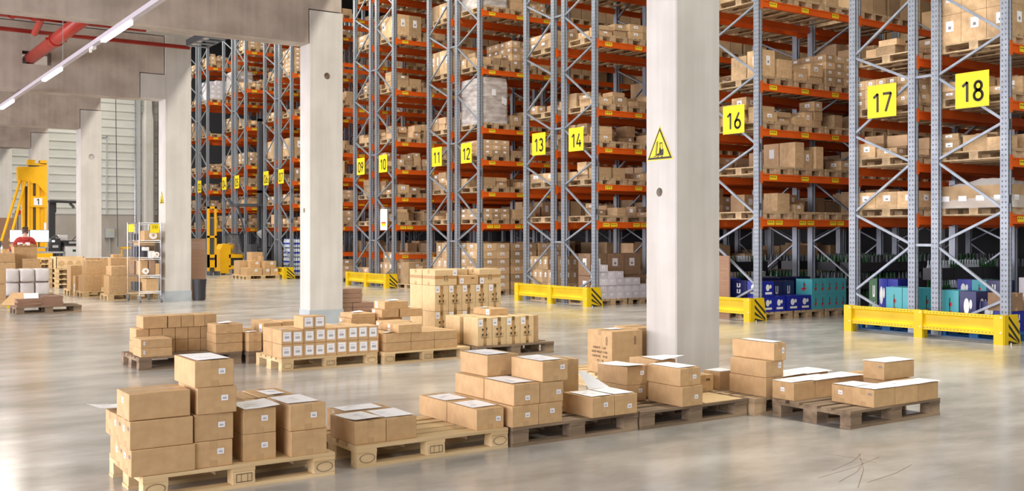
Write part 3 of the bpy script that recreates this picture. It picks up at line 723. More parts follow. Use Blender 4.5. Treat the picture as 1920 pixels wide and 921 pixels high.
# --- pallet 2
GB = 'cartons on the bare-slatted pallet'
C(2.985, 6.22, PT, .232, .40, .152, 'front left low carton on the bare-slatted pallet', GB, ship=None)
C(3.219, 6.22, PT, .232, .40, .152, 'low carton beside the front left one on the bare-slatted pallet', GB, ship=None)
sheet(3.00, 6.25, .296, .215, .31, 'white sheet on the front left low carton of the bare-slatted pallet', rz=.05, lift=('y-', .008))
sheet(3.235, 6.27, .296, .215, .31, 'second white sheet, on the right low carton of the bare-slatted pallet', rz=-.03)
C(3.07, 6.64, PT, .40, .235, .152, 'low carton behind the front left pair on the bare-slatted pallet', GB, axis='x', ship=None)
sheet(3.11, 6.65, .296, .30, .20, 'white sheet on the rear carton of the bare-slatted pallet')
C(3.92, 6.193, PT, .234, .42, .151, 'near low carton at the right end of the bare-slatted pallet', GB, pos=(.165, .055))
C(3.92, 6.615, PT, .234, .42, .151, 'far low carton at the right end of the bare-slatted pallet', GB, ship=None)
sheet(3.935, 6.27, .295, .205, .28, 'white sheet on the near carton at the right of the bare-slatted pallet')
sheet(3.935, 6.66, .295, .20, .28, 'white sheet on the far carton at the right of the bare-slatted pallet')
# --- pallet 3
GC = 'cartons on the dark pallet in the middle'
for j, nm in ((0, 'front'), (1, 'rear')):
    C(4.193, 6.142+.422*j, PT, .238, .42, .152, f'bottom {nm} carton at the left of the middle dark pallet', GC, ship='-y' if j == 0 else None, pos=(.115, .065))
    C(4.219, 6.16+.41*j, .296, .232, .41, .156, f'second-layer {nm} carton of the middle stack, left column', GC, ship='-y' if j == 0 else None, pos=(.10, .035))
C(4.433, 6.142, PT, .215, .42, .152, 'bottom right carton of the three-high middle stack', GC, pos=(.10, .075))
C(4.433, 6.564, PT, .215, .40, .152, 'bottom right rear carton of the middle stack', GC, ship=None)
C(4.454, 6.16, .296, .215, .42, .152, 'second-layer right carton of the three-high middle stack', GC, pos=(.15, .055))
C(4.454, 6.585, .296, .215, .37, .152, 'second-layer right rear carton of the middle stack', GC, ship=None)
C(4.288, 6.622, .452, .30, .40, .162, 'top left carton of the middle stack, set further back', GC, ship=None, rz=.01)
C(4.473, 6.156, .450, .238, .412, .152, 'top right carton of the middle stack, nearest to the camera', GC, pos=(.165, .085))
sheet(4.235, 6.21, .452, .205, .37, 'white sheet on the second layer of the middle stack')
sheet(4.31, 6.66, .614, .21, .33, 'white sheet on the top left carton of the middle stack', rz=.02)
sheet(4.485, 6.20, .602, .205, .32, 'white sheet on the top right carton of the middle stack')
C(5.02, 6.83, PT, .15, .12, .385, 'upright narrow carton, left half of the tall pair behind the low cartons', GC, ship=None)
C(5.055, 6.66, PT, .15, .17, .385, 'upright narrow carton, right half of the tall pair behind the low cartons', GC, ship=None)
for i, nm in enumerate(('left', 'right')):
    C(4.915+.228*i, 6.122, PT, .226, .37, .156, f'{nm} one of two low cartons at the front right of the middle pallet', GC, pos=(.115+.01*i, .075-.03*i))
    sheet(4.93+.228*i, 6.15, .300, .20, .30, f'white sheet on the {nm} low carton of the middle pallet', rz=-.02)
# leaning sheet
lm = MB(); lm.add([(0, 0, .145), (.20, -.09, 0), (0, -.06, 0), (-.06, 0, .14), (0, .002, .145), (.20, -.088, 0), (0, -.058, 0), (-.06, .002, .14)], [(0, 3, 2, 1), (4, 5, 6, 7)])
o = lm.build('delivery_note', 'paper', loc=(5.16, 6.53, .302)); tag(o, 'white sheet leaning upright in the gap behind the two low cartons of the middle pallet', 'paper', 'white sheets lying on the cartons')
# --- pallet 4
GD = 'cartons on the dark pallet right of the middle'
C(5.625, 6.546, PT, .215, .39, .138, 'lower carton under the labelled one, at the left of the fourth pallet', GD, pos=(.13, .07))
C(5.628, 6.546, .282, .227, .391, .157, 'upper carton with overhanging white sheet at the left of the fourth pallet', GD, pos=(.145, .08))
sheet(5.60, 6.50, .439, .21, .38, 'white sheet overhanging the upper carton of the fourth pallet', rz=.04, lift=('y-', .012))
C(5.837, 6.11, PT, .236, .41, .161, 'lower carton of the front pair on the fourth pallet', GD, pos=(.14, .055))
C(5.844, 6.14, .305, .232, .409, .146, 'upper carton of the front pair on the fourth pallet', GD, pos=(.14, .055))
sheet(5.855, 6.18, .451, .21, .34, 'white sheet on the front pair of the fourth pallet')
C(5.99, 6.60, PT, .24, .34, .158, 'lower carton behind the front pair of the fourth pallet', GD, ship=None)
C(5.99, 6.60, .302, .24, .34, .160, 'upper carton with tilted sheet behind the front pair of the fourth pallet', GD, ship=None)
sheet(6.03, 6.56, .464, .24, .31, 'tilted white sheet on the carton behind the front pair, before the pillar', rz=-.12, lift=('c', .03))
C(6.235, 6.588, PT, .20, .36, .153, 'small carton with printed code, left of two, before the pillar foot', GD, ship=None, prints='barcode_y')
C(6.438, 6.588, PT, .24, .36, .153, 'small carton with printed code, right of two, before the pillar foot', GD, ship=None, prints='barcode_y')
o = MB().box(0, 0, 0, .44, .40, .006).build('cardboard_sheet', 'card_pale', loc=(6.12, 6.135, PT), rz=.0); tag(o, 'loose flat cardboard sheet lying on the right end of the fourth pallet', 'cardboard')
# --- yellowish pallet
GE = 'cartons on the yellowish pallet'
C(6.775, 6.608, PT, .19, .205, .160, 'small carton with white sheet on it, left of the three-high stack', GE, axis='x', ship=None)
sheet(6.785, 6.615, .304, .18, .19, 'white sheet on the small carton left of the three-high stack', lines=False)
C(6.790, 6.080, PT, .222, .424, .165, 'bottom carton of the three-high stack before the nearest pillar', GE, ship=None)
C(6.797, 6.085, .309, .223, .422, .144, 'middle carton of the three-high stack before the nearest pillar', GE, pos=(.155, .075), lsz=(.036, .05))
C(6.877, 6.066, .453, .155, .492, .152, 'top carton of the three-high stack, pushed to the right', GE, pos=(.10, .06), lsz=(.03, .05))
sheet(6.90, 6.10, .605, .12, .38, 'white sheet on top of the three-high stack before the pillar', lines=False)
# --- right pallet
GF = 'cartons on the right weathered pallet'
C(6.823, 5.805, PT, .29, .235, .152, 'low carton at the left front of the right pallet, under white sheets', GF, axis='x', ship='-x', pos=(.10, .07))
C(7.115, 5.805, PT, .30, .235, .152, 'second low carton from the left at the back edge of the right pallet', GF, axis='x', ship=None)
C(7.417, 5.805, PT, .29, .235, .150, 'third low carton from the left at the back edge of the right pallet', GF, axis='x', ship=None)
C(7.709, 5.805, PT, .29, .235, .150, 'right rear corner carton of the right pallet', GF, axis='x', ship=None)
C(7.083, 5.208, PT, .286, .211, .146, 'near corner carton of the right pallet with printed code', GF, axis='x', ship=None, prints='barcode_x')
C(7.09, 5.42, PT, .286, .211, .146, 'carton with shipping label behind the near corner one, right pallet', GF, axis='x', ship='-x', pos=(.10, .07))
C(7.371, 5.208, PT, .30, .211, .146, 'second carton along the front edge of the right pallet', GF, axis='x', ship=None)
C(7.673, 5.208, PT, .29, .211, .146, 'rightmost carton along the front edge of the right pallet', GF, axis='x', ship=None)
C(7.71, 5.45, PT, .29, .33, .145, 'rear carton that carries the single top carton, right pallet', GF, axis='x', ship=None)
C(7.62, 5.50, .292, .43, .215, .150, 'single carton standing on top at the right end of the right pallet', GF, axis='x', ship=None, prints='barcode_x')
ww = [(6.81, 5.82, .26, .21, 'left'), (7.08, 5.79, .34, .25, 'second'), (7.40, 5.78, .33, .25, 'third'), (7.09, 5.40, .27, .22, 'near corner'), (7.09, 5.205, .28, .21, 'printed-code'), (7.36, 5.20, .30, .215, 'front middle'), (7.66, 5.195, .32, .22, 'front right')]
for x, y, a, b, nm in ww: sheet(x, y, .297 if y > 5.7 else .291, a, b, f'white sheet covering the {nm} carton of the right pallet', curl=.006)
sheet(7.62, 5.495, .443, .42, .23, 'white sheet covering the single top carton of the right pallet', curl=.003)
C(7.04, 6.42, PT, .30, .24, .145, 'carton hidden under the curled sheets behind the three-high stack', GE, axis='x', ship=None)
C(7.04, 6.14, PT, .30, .24, .152, 'carton under the white sheets behind the right pallet, near one', GE, axis='x', ship=None)
C(7.35, 6.14, PT, .34, .24, .152, 'carton under the white sheets behind the right pallet, far one', GE, axis='x', ship=None)
sheet(7.04, 6.42, .292, .34, .25, 'curled white sheet rising behind the three-high stack', curl=.02, lift=('x-', .055))
sheet(7.03, 6.09, .298, .32, .30, 'white sheet on the near carton behind the right pallet', curl=.012)
sheet(7.34, 6.10, .298, .36, .29, 'white sheet on the far carton behind the right pallet', curl=.010)

# --- big shipping carton beside the pillar
zb = PT
o = C(6.61, 7.90+.02, zb, .40, .40, .575-zb, 'large shipping carton with printed weights and arrows, beside the nearest pillar', 'large shipping cartons', axis='x', ship='-y', pos=(.29, .04), tape='brown', lsz=(.045, .04))
for i, (s_, yy) in enumerate((('N.WEIGHT:   1  KGS', .255), ('GROSS WEIGHT: 12 KGS', .212), ('CARTON NO.    OF 100', .168), ('    PCS  1  PC', .125))):
    text_mb(s_, .030, 'brown_ink', o, (-.0006, .20, yy), '-x', bold=.0006, name='printed_text', sx=.75)
def up_arrow(parent, fx, a, z, h=.085):
    mb = MB(); w_ = .017; t = .0018
    pts = [(-.007, 0), (.007, 0), (.007, h*.6), (w_, h*.6), (0, h), (-w_, h*.6), (-.007, h*.6)]
    for i in range(7):
        p, q = pts[i], pts[(i+1) % 7]
        if fx == '-y': mb.bar((a+p[0], -.0003, z+p[1]), (a+q[0], -.0003, z+q[1]), .0025, .003)
        else: mb.bar((-.0003, a+p[0], z+p[1]), (-.0003, a+q[0], z+q[1]), .0025, .003)
    mb.build('up_arrow', 'brown_ink', parent)
up_arrow(o, '-x', .085, .29); up_arrow(o, '-y', .30, .29)
C(7.02, 8.0, zb, .30, .38, .585-zb, 'second large carton right behind the one with printed weights', 'large shipping cartons', axis='x', ship=None)
sheet(6.74, 8.09, .577, .16, .13, 'small white sheet on the large shipping carton', lines=False)

# --- back row: brown carton wall on pallet Q1
GQ = 'brown cartons of the wall on the left back pallet'
xs = [3.245+.1525*i for i in range(7)]
for k, (z, nm) in enumerate(((.144, 'bottom'), (.290, 'second'), (.436, 'third'))):
    if k < 2:
        xx = [3.16, 3.315, 3.467, 3.62, 3.772, 3.925, 4.077]
        for i, x in enumerate(xx): C(x, 12.46, z, .150, .30, .145, f'{("first","second","third","fourth","fifth","sixth","seventh")[i]} carton from the left in the {nm} layer of the brown wall', GQ, ship=None, tape=None)
    else:
        for i, (x, s_) in enumerate(((3.235, .285), (3.53, .15), (3.682, .15), (3.834, .135), (3.97, .14))):
            C(x, 12.44, z, s_, .30, .145, f'{("first","second","third","fourth","fifth")[i]} carton from the left in the top layer of the brown wall', GQ, ship=None, tape=None)
for i, (z, h) in enumerate(((.144, .103), (.247, .103))):
    C(3.112, 12.06, z, .355, .37, h, ('lower', 'upper')[i]+' flat carton before the left end of the brown wall', GQ, ship='-y', pos=(.03, .035), lsz=(.02, .04), tape=None)
for i in range(3):
    C(3.969, 12.045, .144+.112*i, .33, .33, .111, ('bottom', 'middle', 'top')[i]+' flat carton of the three-high pile at the right of the brown wall', GQ, ship=None)
sheet(4.06, 12.12, .481, .13, .15, 'curled white slip on the three-high flat pile of the back row', curl=.02, lines=False)
for i, (z, h) in enumerate(((.144, .112), (.256, .112))):
    C(4.34, 11.96, z, .165, .33, h, ('lower', 'upper')[i]+' flat carton squeezed between the flat pile and the white-labelled cartons', GQ, ship=None)
sheet(4.35, 12.0, .369, .12, .12, 'small white slip between the flat pile and the labelled cartons', curl=.015, lines=False)
C(4.36, 12.32, .144, .30, .35, .225, 'carton behind the squeezed pair in the back row', GQ, ship=None)
for i, (x, y, h) in enumerate(((4.53, 11.98, .33), (4.78, 12.0, .34), (5.04, 11.98, .335), (4.62, 12.34, .33), (5.2, 12.3, .33))):
    C(x, y, .144, .235, .31, h, ('left', 'middle', 'right', 'left rear', 'right rear')[i]+' carton in the row behind the white-labelled cartons', GQ, ship='-x' if i == 0 else None, lsz=(.09, .11), pos=(.05, .2), tape=None)
# --- white-labelled cartons Q2
GW = 'cartons with large white labels on the light back pallet'
ordn = ('first', 'second', 'third', 'fourth', 'fifth', 'sixth', 'seventh', 'eighth', 'ninth')
for k in range(2):
    for i in range(9):
        o = C(4.394+.136*i, 11.058, .144+.161*k, .135, .29, .160, f'{ordn[i]} white-labelled carton from the left, {("lower","upper")[k]} front row', GW, ship='-y', lsz=(.095, .108), pos=(.018+R.uniform(-.006, .006), .028+R.uniform(-.006, .008)), tape=None)
        if i in (0, 2, 4, 7): C(4.394+.136*i, 11.352, .144+.161*k, .135*(2 if i < 7 else 1)-.001, .29, .160, f'{("lower","upper")[k]} rear carton behind the {ordn[i]} white-labelled one', GW, ship=None, tape=None)
for i in range(2):
    C(4.658+.139*i, 11.067, .466, .137, .28, .142, ('left', 'right')[i]+' one of the two labelled cartons on top of the rows', GW, ship='-y', lsz=(.10, .105), pos=(.018, .025), tape=None)
sheet(4.41, 11.14, .466, .09, .05, 'paper strip on the left end of the labelled rows', lines=False)
# --- low flat cartons Q3
GL = 'flat cartons in the middle of the back row'
for k in range(2):
    for i, (x, s_) in enumerate(((5.678, .345), (6.025, .325), (6.352, .325))):
        C(x, 11.0, .144+.108*k, s_, .34, .107, f'{("left","middle","right")[i]} flat carton in the {("bottom","second")[k]} layer at the front', GL, axis='x', ship=None)
        C(x, 11.35, .144+.108*k, s_, .34, .107, f'{("left","middle","right")[i]} flat carton in the {("bottom","second")[k]} layer behind the front ones', GL, axis='x', ship=None, tape=None)
C(5.841, 10.98, .360, .322, .345, .102, 'flat carton on top at the front of the middle back pallet', GL, axis='x', ship='-x', lsz=(.06, .075), pos=(.22, .012))
C(5.90, 11.36, .360, .34, .34, .105, 'second flat carton from the front in the diagonal top row', GL, axis='x', ship='-x', lsz=(.06, .075), pos=(.25, .012))
for i in range(3):
    C(5.74, 12.08, .144+.108*i, .35, .38, .107, f'{("bottom","middle","top")[i]} flat carton of the pile behind the diagonal row', GL, axis='x', ship='-x' if i == 2 else None, lsz=(.06, .075), pos=(.28, .012))
    C(6.12, 12.06, .144+.108*i, .35, .38, .107, f'{("bottom","middle","top")[i]} flat carton in the pile before the tall stack', GL, axis='x', ship='-x' if i == 2 else None, lsz=(.06, .075), pos=(.28, .012))
C(5.76, 12.10, .468, .33, .36, .06, 'thin flat carton topped with a white slip, left of the tall stack', GL, axis='x', ship=None)
sheet(5.85, 12.2, .53, .12, .14, 'white slip on the thin flat carton left of the tall stack', curl=.02, lines=False)
C(6.40, 11.98, .468, .33, .34, .105, 'lower carton of the raised pair beside the tall stack', GL, axis='x', ship='-x', lsz=(.07, .08), pos=(.24, .01))
C(6.13, 11.98, .468, .25, .30, .105, 'short carton beside the raised pair', GL, axis='x', ship='-x', lsz=(.07, .08), pos=(.20, .01))
C(6.18, 12.00, .573, .35, .31, .10, 'topmost flat carton with white slip, left of the tall stack', GL, axis='x', ship='-x', lsz=(.07, .08), pos=(.20, .01))
sheet(6.28, 12.05, .674, .13, .13, 'white slip on the topmost flat carton beside the tall stack', curl=.02, lines=False)
sheet(6.50, 12.04, .574, .12, .12, 'white slip on the lower raised carton beside the tall stack', curl=.02, lines=False)
sheet(5.70, 11.03, .361, .12, .12, 'white slip at the left corner of the flat cartons', curl=.02, lines=False)
# --- upright printed cartons Q4
GU = 'upright cartons with arrow marks and brown tape'
for i in range(4):
    C(6.919+.217*i, 10.904, .144, .215, .35, .354, f'{ordn[i]} upright carton from the left in the front printed row', GU, m='card_pale', ship='-y', lsz=(.062, .085), pos=(.012, .25), tape='brown', vtape='full', prints='arrows')
C(7.79, 10.95, .144, .10, .35, .35, 'narrow carton end closing the front printed row at the right', GU, m='card', ship=None, tape=None)
for i in range(3):
    C(6.88+.225*i, 11.28, .144, .215, .35, .352, f'{ordn[i]} upright carton from the left behind the front printed row', GU, m='card_pale', ship=None, tape='brown')
C(7.297, 11.20, .498, .287, .42, .084, 'flat carton lying on top of the printed row, with white labels', GU, axis='x', ship='-x', lsz=(.07, .07), pos=(.03, .006))
sheet(7.30, 11.35, .584, .10, .16, 'white slip draped on the flat carton above the printed row', curl=.01, lines=False)
# --- tall stack
GT = 'cartons of the tallest stack in the back row'
for k in range(2):
    for i in range(5):
        C(7.02+.217*i, 12.15, .144+.355*k, .215, .35, .354, f'{ordn[i]} upright carton from the left, {("bottom","upper")[k]} tier of the tallest stack', GT, m='card_pale', ship='-y', lsz=(.062, .085), pos=(.012, .26), tape='brown', vtape='full', prints='arrows')
        if i == 0: C(7.02, 12.505, .144+.355*k, .215, .35, .354, f'rear left upright carton, {("bottom","upper")[k]} tier of the tallest stack', GT, m='card_pale', ship=None)
C(7.02, 12.15, .854, .35, .35, .212, 'left front carton with horizontal tape on top of the tallest stack', GT, m='card_pale', axis='x', ship='-y', lsz=(.065, .08), pos=(.285, .13), tape='brown', vtape='horizontal', prints='arrows_small')
C(7.015, 12.505, .854, .35, .35, .212, 'left rear carton with horizontal tape on top of the tallest stack', GT, m='card_pale', axis='x', ship=None, tape='brown', vtape='horizontal')
C(7.75, 12.17, .854, .36, .36, .212, 'right front carton with horizontal tape on top of the tallest stack', GT, m='card_pale', axis='x', ship='-y', lsz=(.065, .08), pos=(.01, .01), tape='brown', vtape='horizontal', prints='arrows_small')
C(7.41, 12.15, .854, .31, .20, .125, 'small flat carton between the two top cartons of the tallest stack', GT, m='card', axis='x', ship='-y', lsz=(.06, .07), pos=(.01, .02), prints='barcode_y')
C(7.39, 12.45, .854, .34, .35, .21, 'rear middle carton on top of the tallest stack', GT, m='card_pale', axis='x', ship=None)
# flattened cardboard behind pillar 2
fs = empty('flattened_carton_stack', (7.86, 16.9, 0), 'brown stacks of flattened cartons standing right of the second pillar', 'cardboard')
for i in range(4):
    MB().box(0, 0, i*.083, .195, .5, i*.083+.078).build('cardboard_bundle', 'card_brown', fs)
    MB().box(.2, -.02, i*.083, .62, .5, i*.083+.078).build('cardboard_bundle', 'card_brown', fs)
for i in range(4, 7): MB().box(0, 0, i*.083+.002, .385+.008*(i % 2), .5, i*.083+.08).build('cardboard_bundle', 'card_brown', fs)
# ================================================================ RACK LOADS
RL = random.Random(23)
UP = []      # pallets: (x, y, z, label, score)
CT = []      # cartons: dict
LVN = {0: 'ground', 1: 'first', 2: 'second', 3: 'third', 4: 'fourth', 5: 'fifth', 6: 'sixth', 7: 'seventh'}
SLN = ('near', 'middle', 'far')
b_ = CAM_B
def cam_proj(x, y, z):
    Z = x*math.cos(b_)+y*math.sin(b_); X = x*math.sin(b_)-y*math.cos(b_)
    return 960+1930*X/Z, 442-1930*(z-1.535)/Z, Z
def in_frame(x, y, z): a, b, Z = cam_proj(x, y, z); return -30 < a < 1950 and -60 < b < 960
def put(n, lv, s, dx, dy, dz, sx, sy, sz, i, j, k, kind, vis, nk):
    x = X0+.13+SLOT*s+dx; y = YM[n]+.01+dy
    a, b, Z = cam_proj(x+sx/2, y+sy/2, dz+sz/2)
    area_ = (sx*sz*1.0+sy*sz*.6)*(1930/Z)**2
    CT.append(dict(x=x, y=y, z=dz, s=(sx, sy, sz), n=n, lv=lv, sl=s, i=i, j=j, k=k, kind=kind, a=area_ if vis and in_frame(x+sx/2, y+sy/2, dz+sz/2) else 0, nk=nk))
SPECIAL = {}   # (n, level idx, slot) -> type
for s in (0, 1, 2): SPECIAL[(15, 0, s)] = ('none',); SPECIAL[(12, 0, s)] = ('wall', 2, 6); SPECIAL[(14, 0, s)] = ('none',); SPECIAL[(16, 0, s)] = ('none',); SPECIAL[(18, 0, s)] = ('none',); SPECIAL[(17, 0, s)] = ('none',)
SPECIAL[(12, 4, 0)] = ('wrapped', 1.18); SPECIAL[(10, 6, 0)] = ('grid', 2, 2, 1, .60); SPECIAL[(10, 5, 0)] = ('mixed',)
SPECIAL[(14, 4, 0)] = ('mixed',); SPECIAL[(18, 4, 0)] = ('bigholes',); SPECIAL[(18, 1, 0)] = ('none',); SPECIAL[(18, 1, 1)] = ('none',); SPECIAL[(13, 0, 0)] = ('grid', 4, 6, 3, .30); SPECIAL[(11, 5, 0)] = ('grid', 2, 5, 1, .62)
SPECIAL[(16, 4, 2)] = ('grid', 3, 4, 4, .14); SPECIAL[(16, 4, 0)] = ('tall',); SPECIAL[(12, 6, 0)] = ('wrapped', 1.0); SPECIAL[(12, 5, 1)] = ('grid', 3, 4, 4, .17); SPECIAL[(17, 1, 0)] = ('grid', 2, 3, 1, .26)
SPECIAL[(17, 3, 0)] = ('grid', 3, 6, 3, .15); SPECIAL[(10, 0, 0)] = ('tallgrid',); SPECIAL[(10, 0, 1)] = ('tallgrid',); SPECIAL[(11, 0, 0)] = ('grid', 3, 4, 3, .40); SPECIAL[(7, 0, 0)] = ('none',); SPECIAL[(7, 0, 1)] = ('none',); SPECIAL[(6, 0, 0)] = ('none',)
SPECIAL[(6, 4, 0)] = ('grid', 1, 2, 1, .62); SPECIAL[(7, 4, 0)] = ('grid', 2, 2, 1, .62); SPECIAL[(3, 6, 1)] = ('whitegrid',); SPECIAL[(3, 6, 0)] = ('whitegrid',)
def load(n, li, s):
    z = 0 if li == 0 else LV[li-1]
    t = SPECIAL.get((n, li, s))
    if t and t[0] == 'none': return
    gap = (1.5 if li == 4 else 1.5 if li >= 5 else .82) if li else 1.7
    hmax = gap-.144-.13-.06
    aisle = n in AISLE
    x = X0+.13+SLOT*s; y = YM[n]+.01
    vis = (aisle or s == 0) and in_frame(x+.4, y+.3, z+.1)
    UP.append((x, y, z, n, li, s, vis))
    zb = z+.144
    if t is None:
        r = RL.random(); hmax = min(hmax, RL.choice((.28, .36, .46, .9)))
        if li == 0: t = ('grid', RL.choice((2, 3)), RL.choice((3, 4)), RL.choice((3, 4, 5)), RL.choice((.2, .26, .3)))
        elif r < .56: t = ('mixed',)
        elif r < .78: t = ('grid', RL.choice((2, 3, 3)), RL.choice((2, 3, 4)), RL.choice((1, 2, 2, 3, 5)), RL.choice((.13, .16, .2)))
        elif r < .92: t = ('tall',)
        else: t = ('low',) if li < 5 or RL.random() < .5 else ('wrapped', .8)
    if t[0] == 'wrapped':
        WR.append((x, y, zb, t[1], n, li, s)); return
    if t[0] in ('grid', 'whitegrid', 'tallgrid', 'wall', 'bigholes'):
        kind = 'white' if t[0] == 'whitegrid' else 'label'
        if t[0] == 'whitegrid': nx, ny, nz, h = 3, 4, 4, .2
        elif t[0] == 'tallgrid': nx, ny, nz, h = 4, 4, 3, .30
        elif t[0] == 'wall': nx, ny, nz, h = 2, 3, 7, .20
        elif t[0] == 'bigholes': nx, ny, nz, h = 2, 3, 2, .44
        else: _, nx, ny, nz, h = t
        nz = max(1, min(nz, int(hmax/h)))
        for k in range(nz):
            for i in range(nx):
                for j in range(ny):
                    top = k == nz-1
                    if not (i == 0 or j == 0 or top): continue
                    if top and RL.random() < .12 and nz > 2 and n != 12: continue
                    v = vis and ((j == 0 and aisle) or (i == 0 and s == 0) or (top and z < 1.3))
                    put(n, li, s, i*.8/nx, j*1.2/ny, zb+k*h, .8/nx-.006, 1.2/ny-.006, h-.004, i, j, k, kind, v, nz)
    elif t[0] in ('mixed', 'low', 'tall'):
        nx, ny = (2, 3) if RL.random() < .5 else (3, 3)
        for i in range(nx):
            for j in range(ny):
                if RL.random() < .26: continue
                nk = 1 if t[0] == 'low' else RL.choice((1, 1, 2, 2, 3)); hz_ = 0
                if t[0] == 'tall': nk = 1
                for k in range(nk):
                    h = RL.choice((.1, .14, .18, .24)) if t[0] != 'tall' else RL.choice((.34, .42, .48))
                    if hz_+h > hmax: break
                    a = .8/nx; c = 1.2/ny; fx = RL.uniform(.8, .97); fy = RL.uniform(.8, .97)
                    v = vis and ((j == 0 and aisle) or (i == 0 and s == 0))
                    put(n, li, s, i*a+a*(1-fx)*RL.random(), j*c+c*(1-fy)*RL.random(), zb+hz_, a*fx, c*fy, h-.003, i, j, k, RL.choice(('label', 'plain', 'plain')), v, nk)
                    hz_ += h
WR = []
for n in YM:
    for li in range(0, NL.get(n, 7)+1):
        for s in range(3):
            if n in (2, 8) and s > 0: continue
            if RL.random() < .05 and (n, li, s) not in SPECIAL and li > 0: continue
            load(n, li, s)
# pallets of the racks
def pal_mesh():
    mb = MB()
    for a, b in DECK: jbox(mb, a, 0, .122, b, 1.2, .144)
    for a, b in BLX: jbox(mb, 0, a, .100, .8, b, .122)
    for a, b in BLX:
        for c, d in BLY: jbox(mb, c+.002, a+.002, .022, d-.002, b-.002, .100)
    for c, d in BLY: jbox(mb, c, 0, 0, d, 1.2, .022)
    return mb
pm_ = pal_mesh(); PALM = pm_.mesh('wooden_pallet', 'wood_rack')
def place_words(n, li, s):
    w_ = f'{SLN[s]} slot, {LVN[li]} beam level' if li else f'{SLN[s]} slot on the floor'
    r_ = f'rack {NW[n]}' if n in SIGNY else ('rack behind the near pillar' if n == 15 else ('rack behind the second pillar' if n == 8 else 'rack behind the third pillar'))
    return w_, r_
stuff = MB()
for x, y, z, n, li, s, vis in UP:
    if vis:
        a, b = place_words(n, li, s)
        o = link('wooden_pallet', PALM, None, (x, y, z)); tag(o, f'wooden pallet in the {a} of {b}', 'pallet', 'wooden pallets stored in the racks')
    else:
        for vv in (0,): stuff.add([(p[0]+x, p[1]+y, p[2]+z) for p in pm_.v], pm_.f)
# second and third bays: pallets and cartons one can only guess between the frames
dark_ct = MB(); crate_mass = MB()
for n in YM:
    for li in range(0, NL.get(n, 7)+1):
        z = 0 if li == 0 else LV[li-1]
        for s in range(6):
            if RL.random() < .12: continue
            x = X0+BAY+.13+BAY*(s//3)+SLOT*(s % 3); y = YM[n]+.01
            if not in_frame(x, y, z+.3): continue
            stuff.box(x, y, z+.12, x+.8, y+1.2, z+.144); 
            for c in (0, .35, .7): stuff.box(x+c, y, z, x+c+.1, y+1.2, z+.12)
            for i in range(2):
                for j in range(2):
                    if li == 0 and n >= 15:
                        for q in range(3):
                            cx, cy, cz = x+.4*i+.01, y+.6*j+.02, z+.144+.34*q; crate_mass.box(cx, cy, cz, cx+.38, cy+.5, cz+.18, 0)
                            for a in range(3):
                                for b2 in range(3): crate_mass.tube([(cx+.07+.12*a, cy+.08+.16*b2, cz+.18), (cx+.07+.12*a, cy+.08+.16*b2, cz+.22), (cx+.07+.12*a, cy+.08+.16*b2, cz+.31)], [.035, .03, .013], 5, 1+(q+i+n+s) % 2)
                        continue
                    h = RL.uniform(.15, .5); h = h*2 if li >= 4 else h
                    if li == 0: h = RL.uniform(.5, 1.3)
                    dark_ct.box(x+.4*i+.01, y+.6*j+.01, z+.144, x+.4*i+.38, y+.6*j+.57, z+.144+min(h, 1.2))
o = crate_mass.build('stored_bottle_crates', ['black', 'green_case', 'dark']); tag(o, 'dark mass of bottle crates low inside the racks at the right', 'crate'); o['kind'] = 'stuff'
o = stuff.build('stored_pallets', 'wood_rack'); tag(o, 'mass of wooden pallets deeper inside the racks', 'pallet'); o['kind'] = 'stuff'
# cartons: the 300 largest in view as individuals, the rest as one mass
def unit_carton(kind, m):
    mb = MB(); mb.box(0, 0, 0, 1, 1, 1)
    if kind == 'label':
        mb.quad((.30, -.004, .42), (.62, -.004, .42), (.62, -.004, .78), (.30, -.004, .78), 1)
        mb.quad((.40, -.006, .50), (.52, -.006, .50), (.52, -.006, .60), (.40, -.006, .60), 2)
        mb.quad((-.004, .62, .42), (-.004, .30, .42), (-.004, .30, .78), (-.004, .62, .78), 1)
        mb.quad((-.006, .52, .50), (-.006, .40, .50), (-.006, .40, .60), (-.006, .52, .60), 2)
    return mb, mb.mesh('carton', [m, 'label', 'print'])
UC = {k: unit_carton(k, m)[1] for k, m in (('label', 'card_rack'), ('plain', 'card_rack'))}
UC['white'] = unit_carton('label', 'white_card')[1]
CT.sort(key=lambda d: -d['a'])
NIND = 300
iw = {2: ('left', 'right'), 3: ('left', 'middle', 'right'), 4: ('first', 'second', 'third', 'fourth'), 1: ('single',)}
jn = ('front', 'second-row', 'third-row', 'fourth-row', 'fifth-row', 'sixth-row')
kn = ('bottom', 'second', 'third', 'fourth', 'fifth', 'sixth', 'seventh')
inn = ('left', 'centre', 'right', 'far-right')
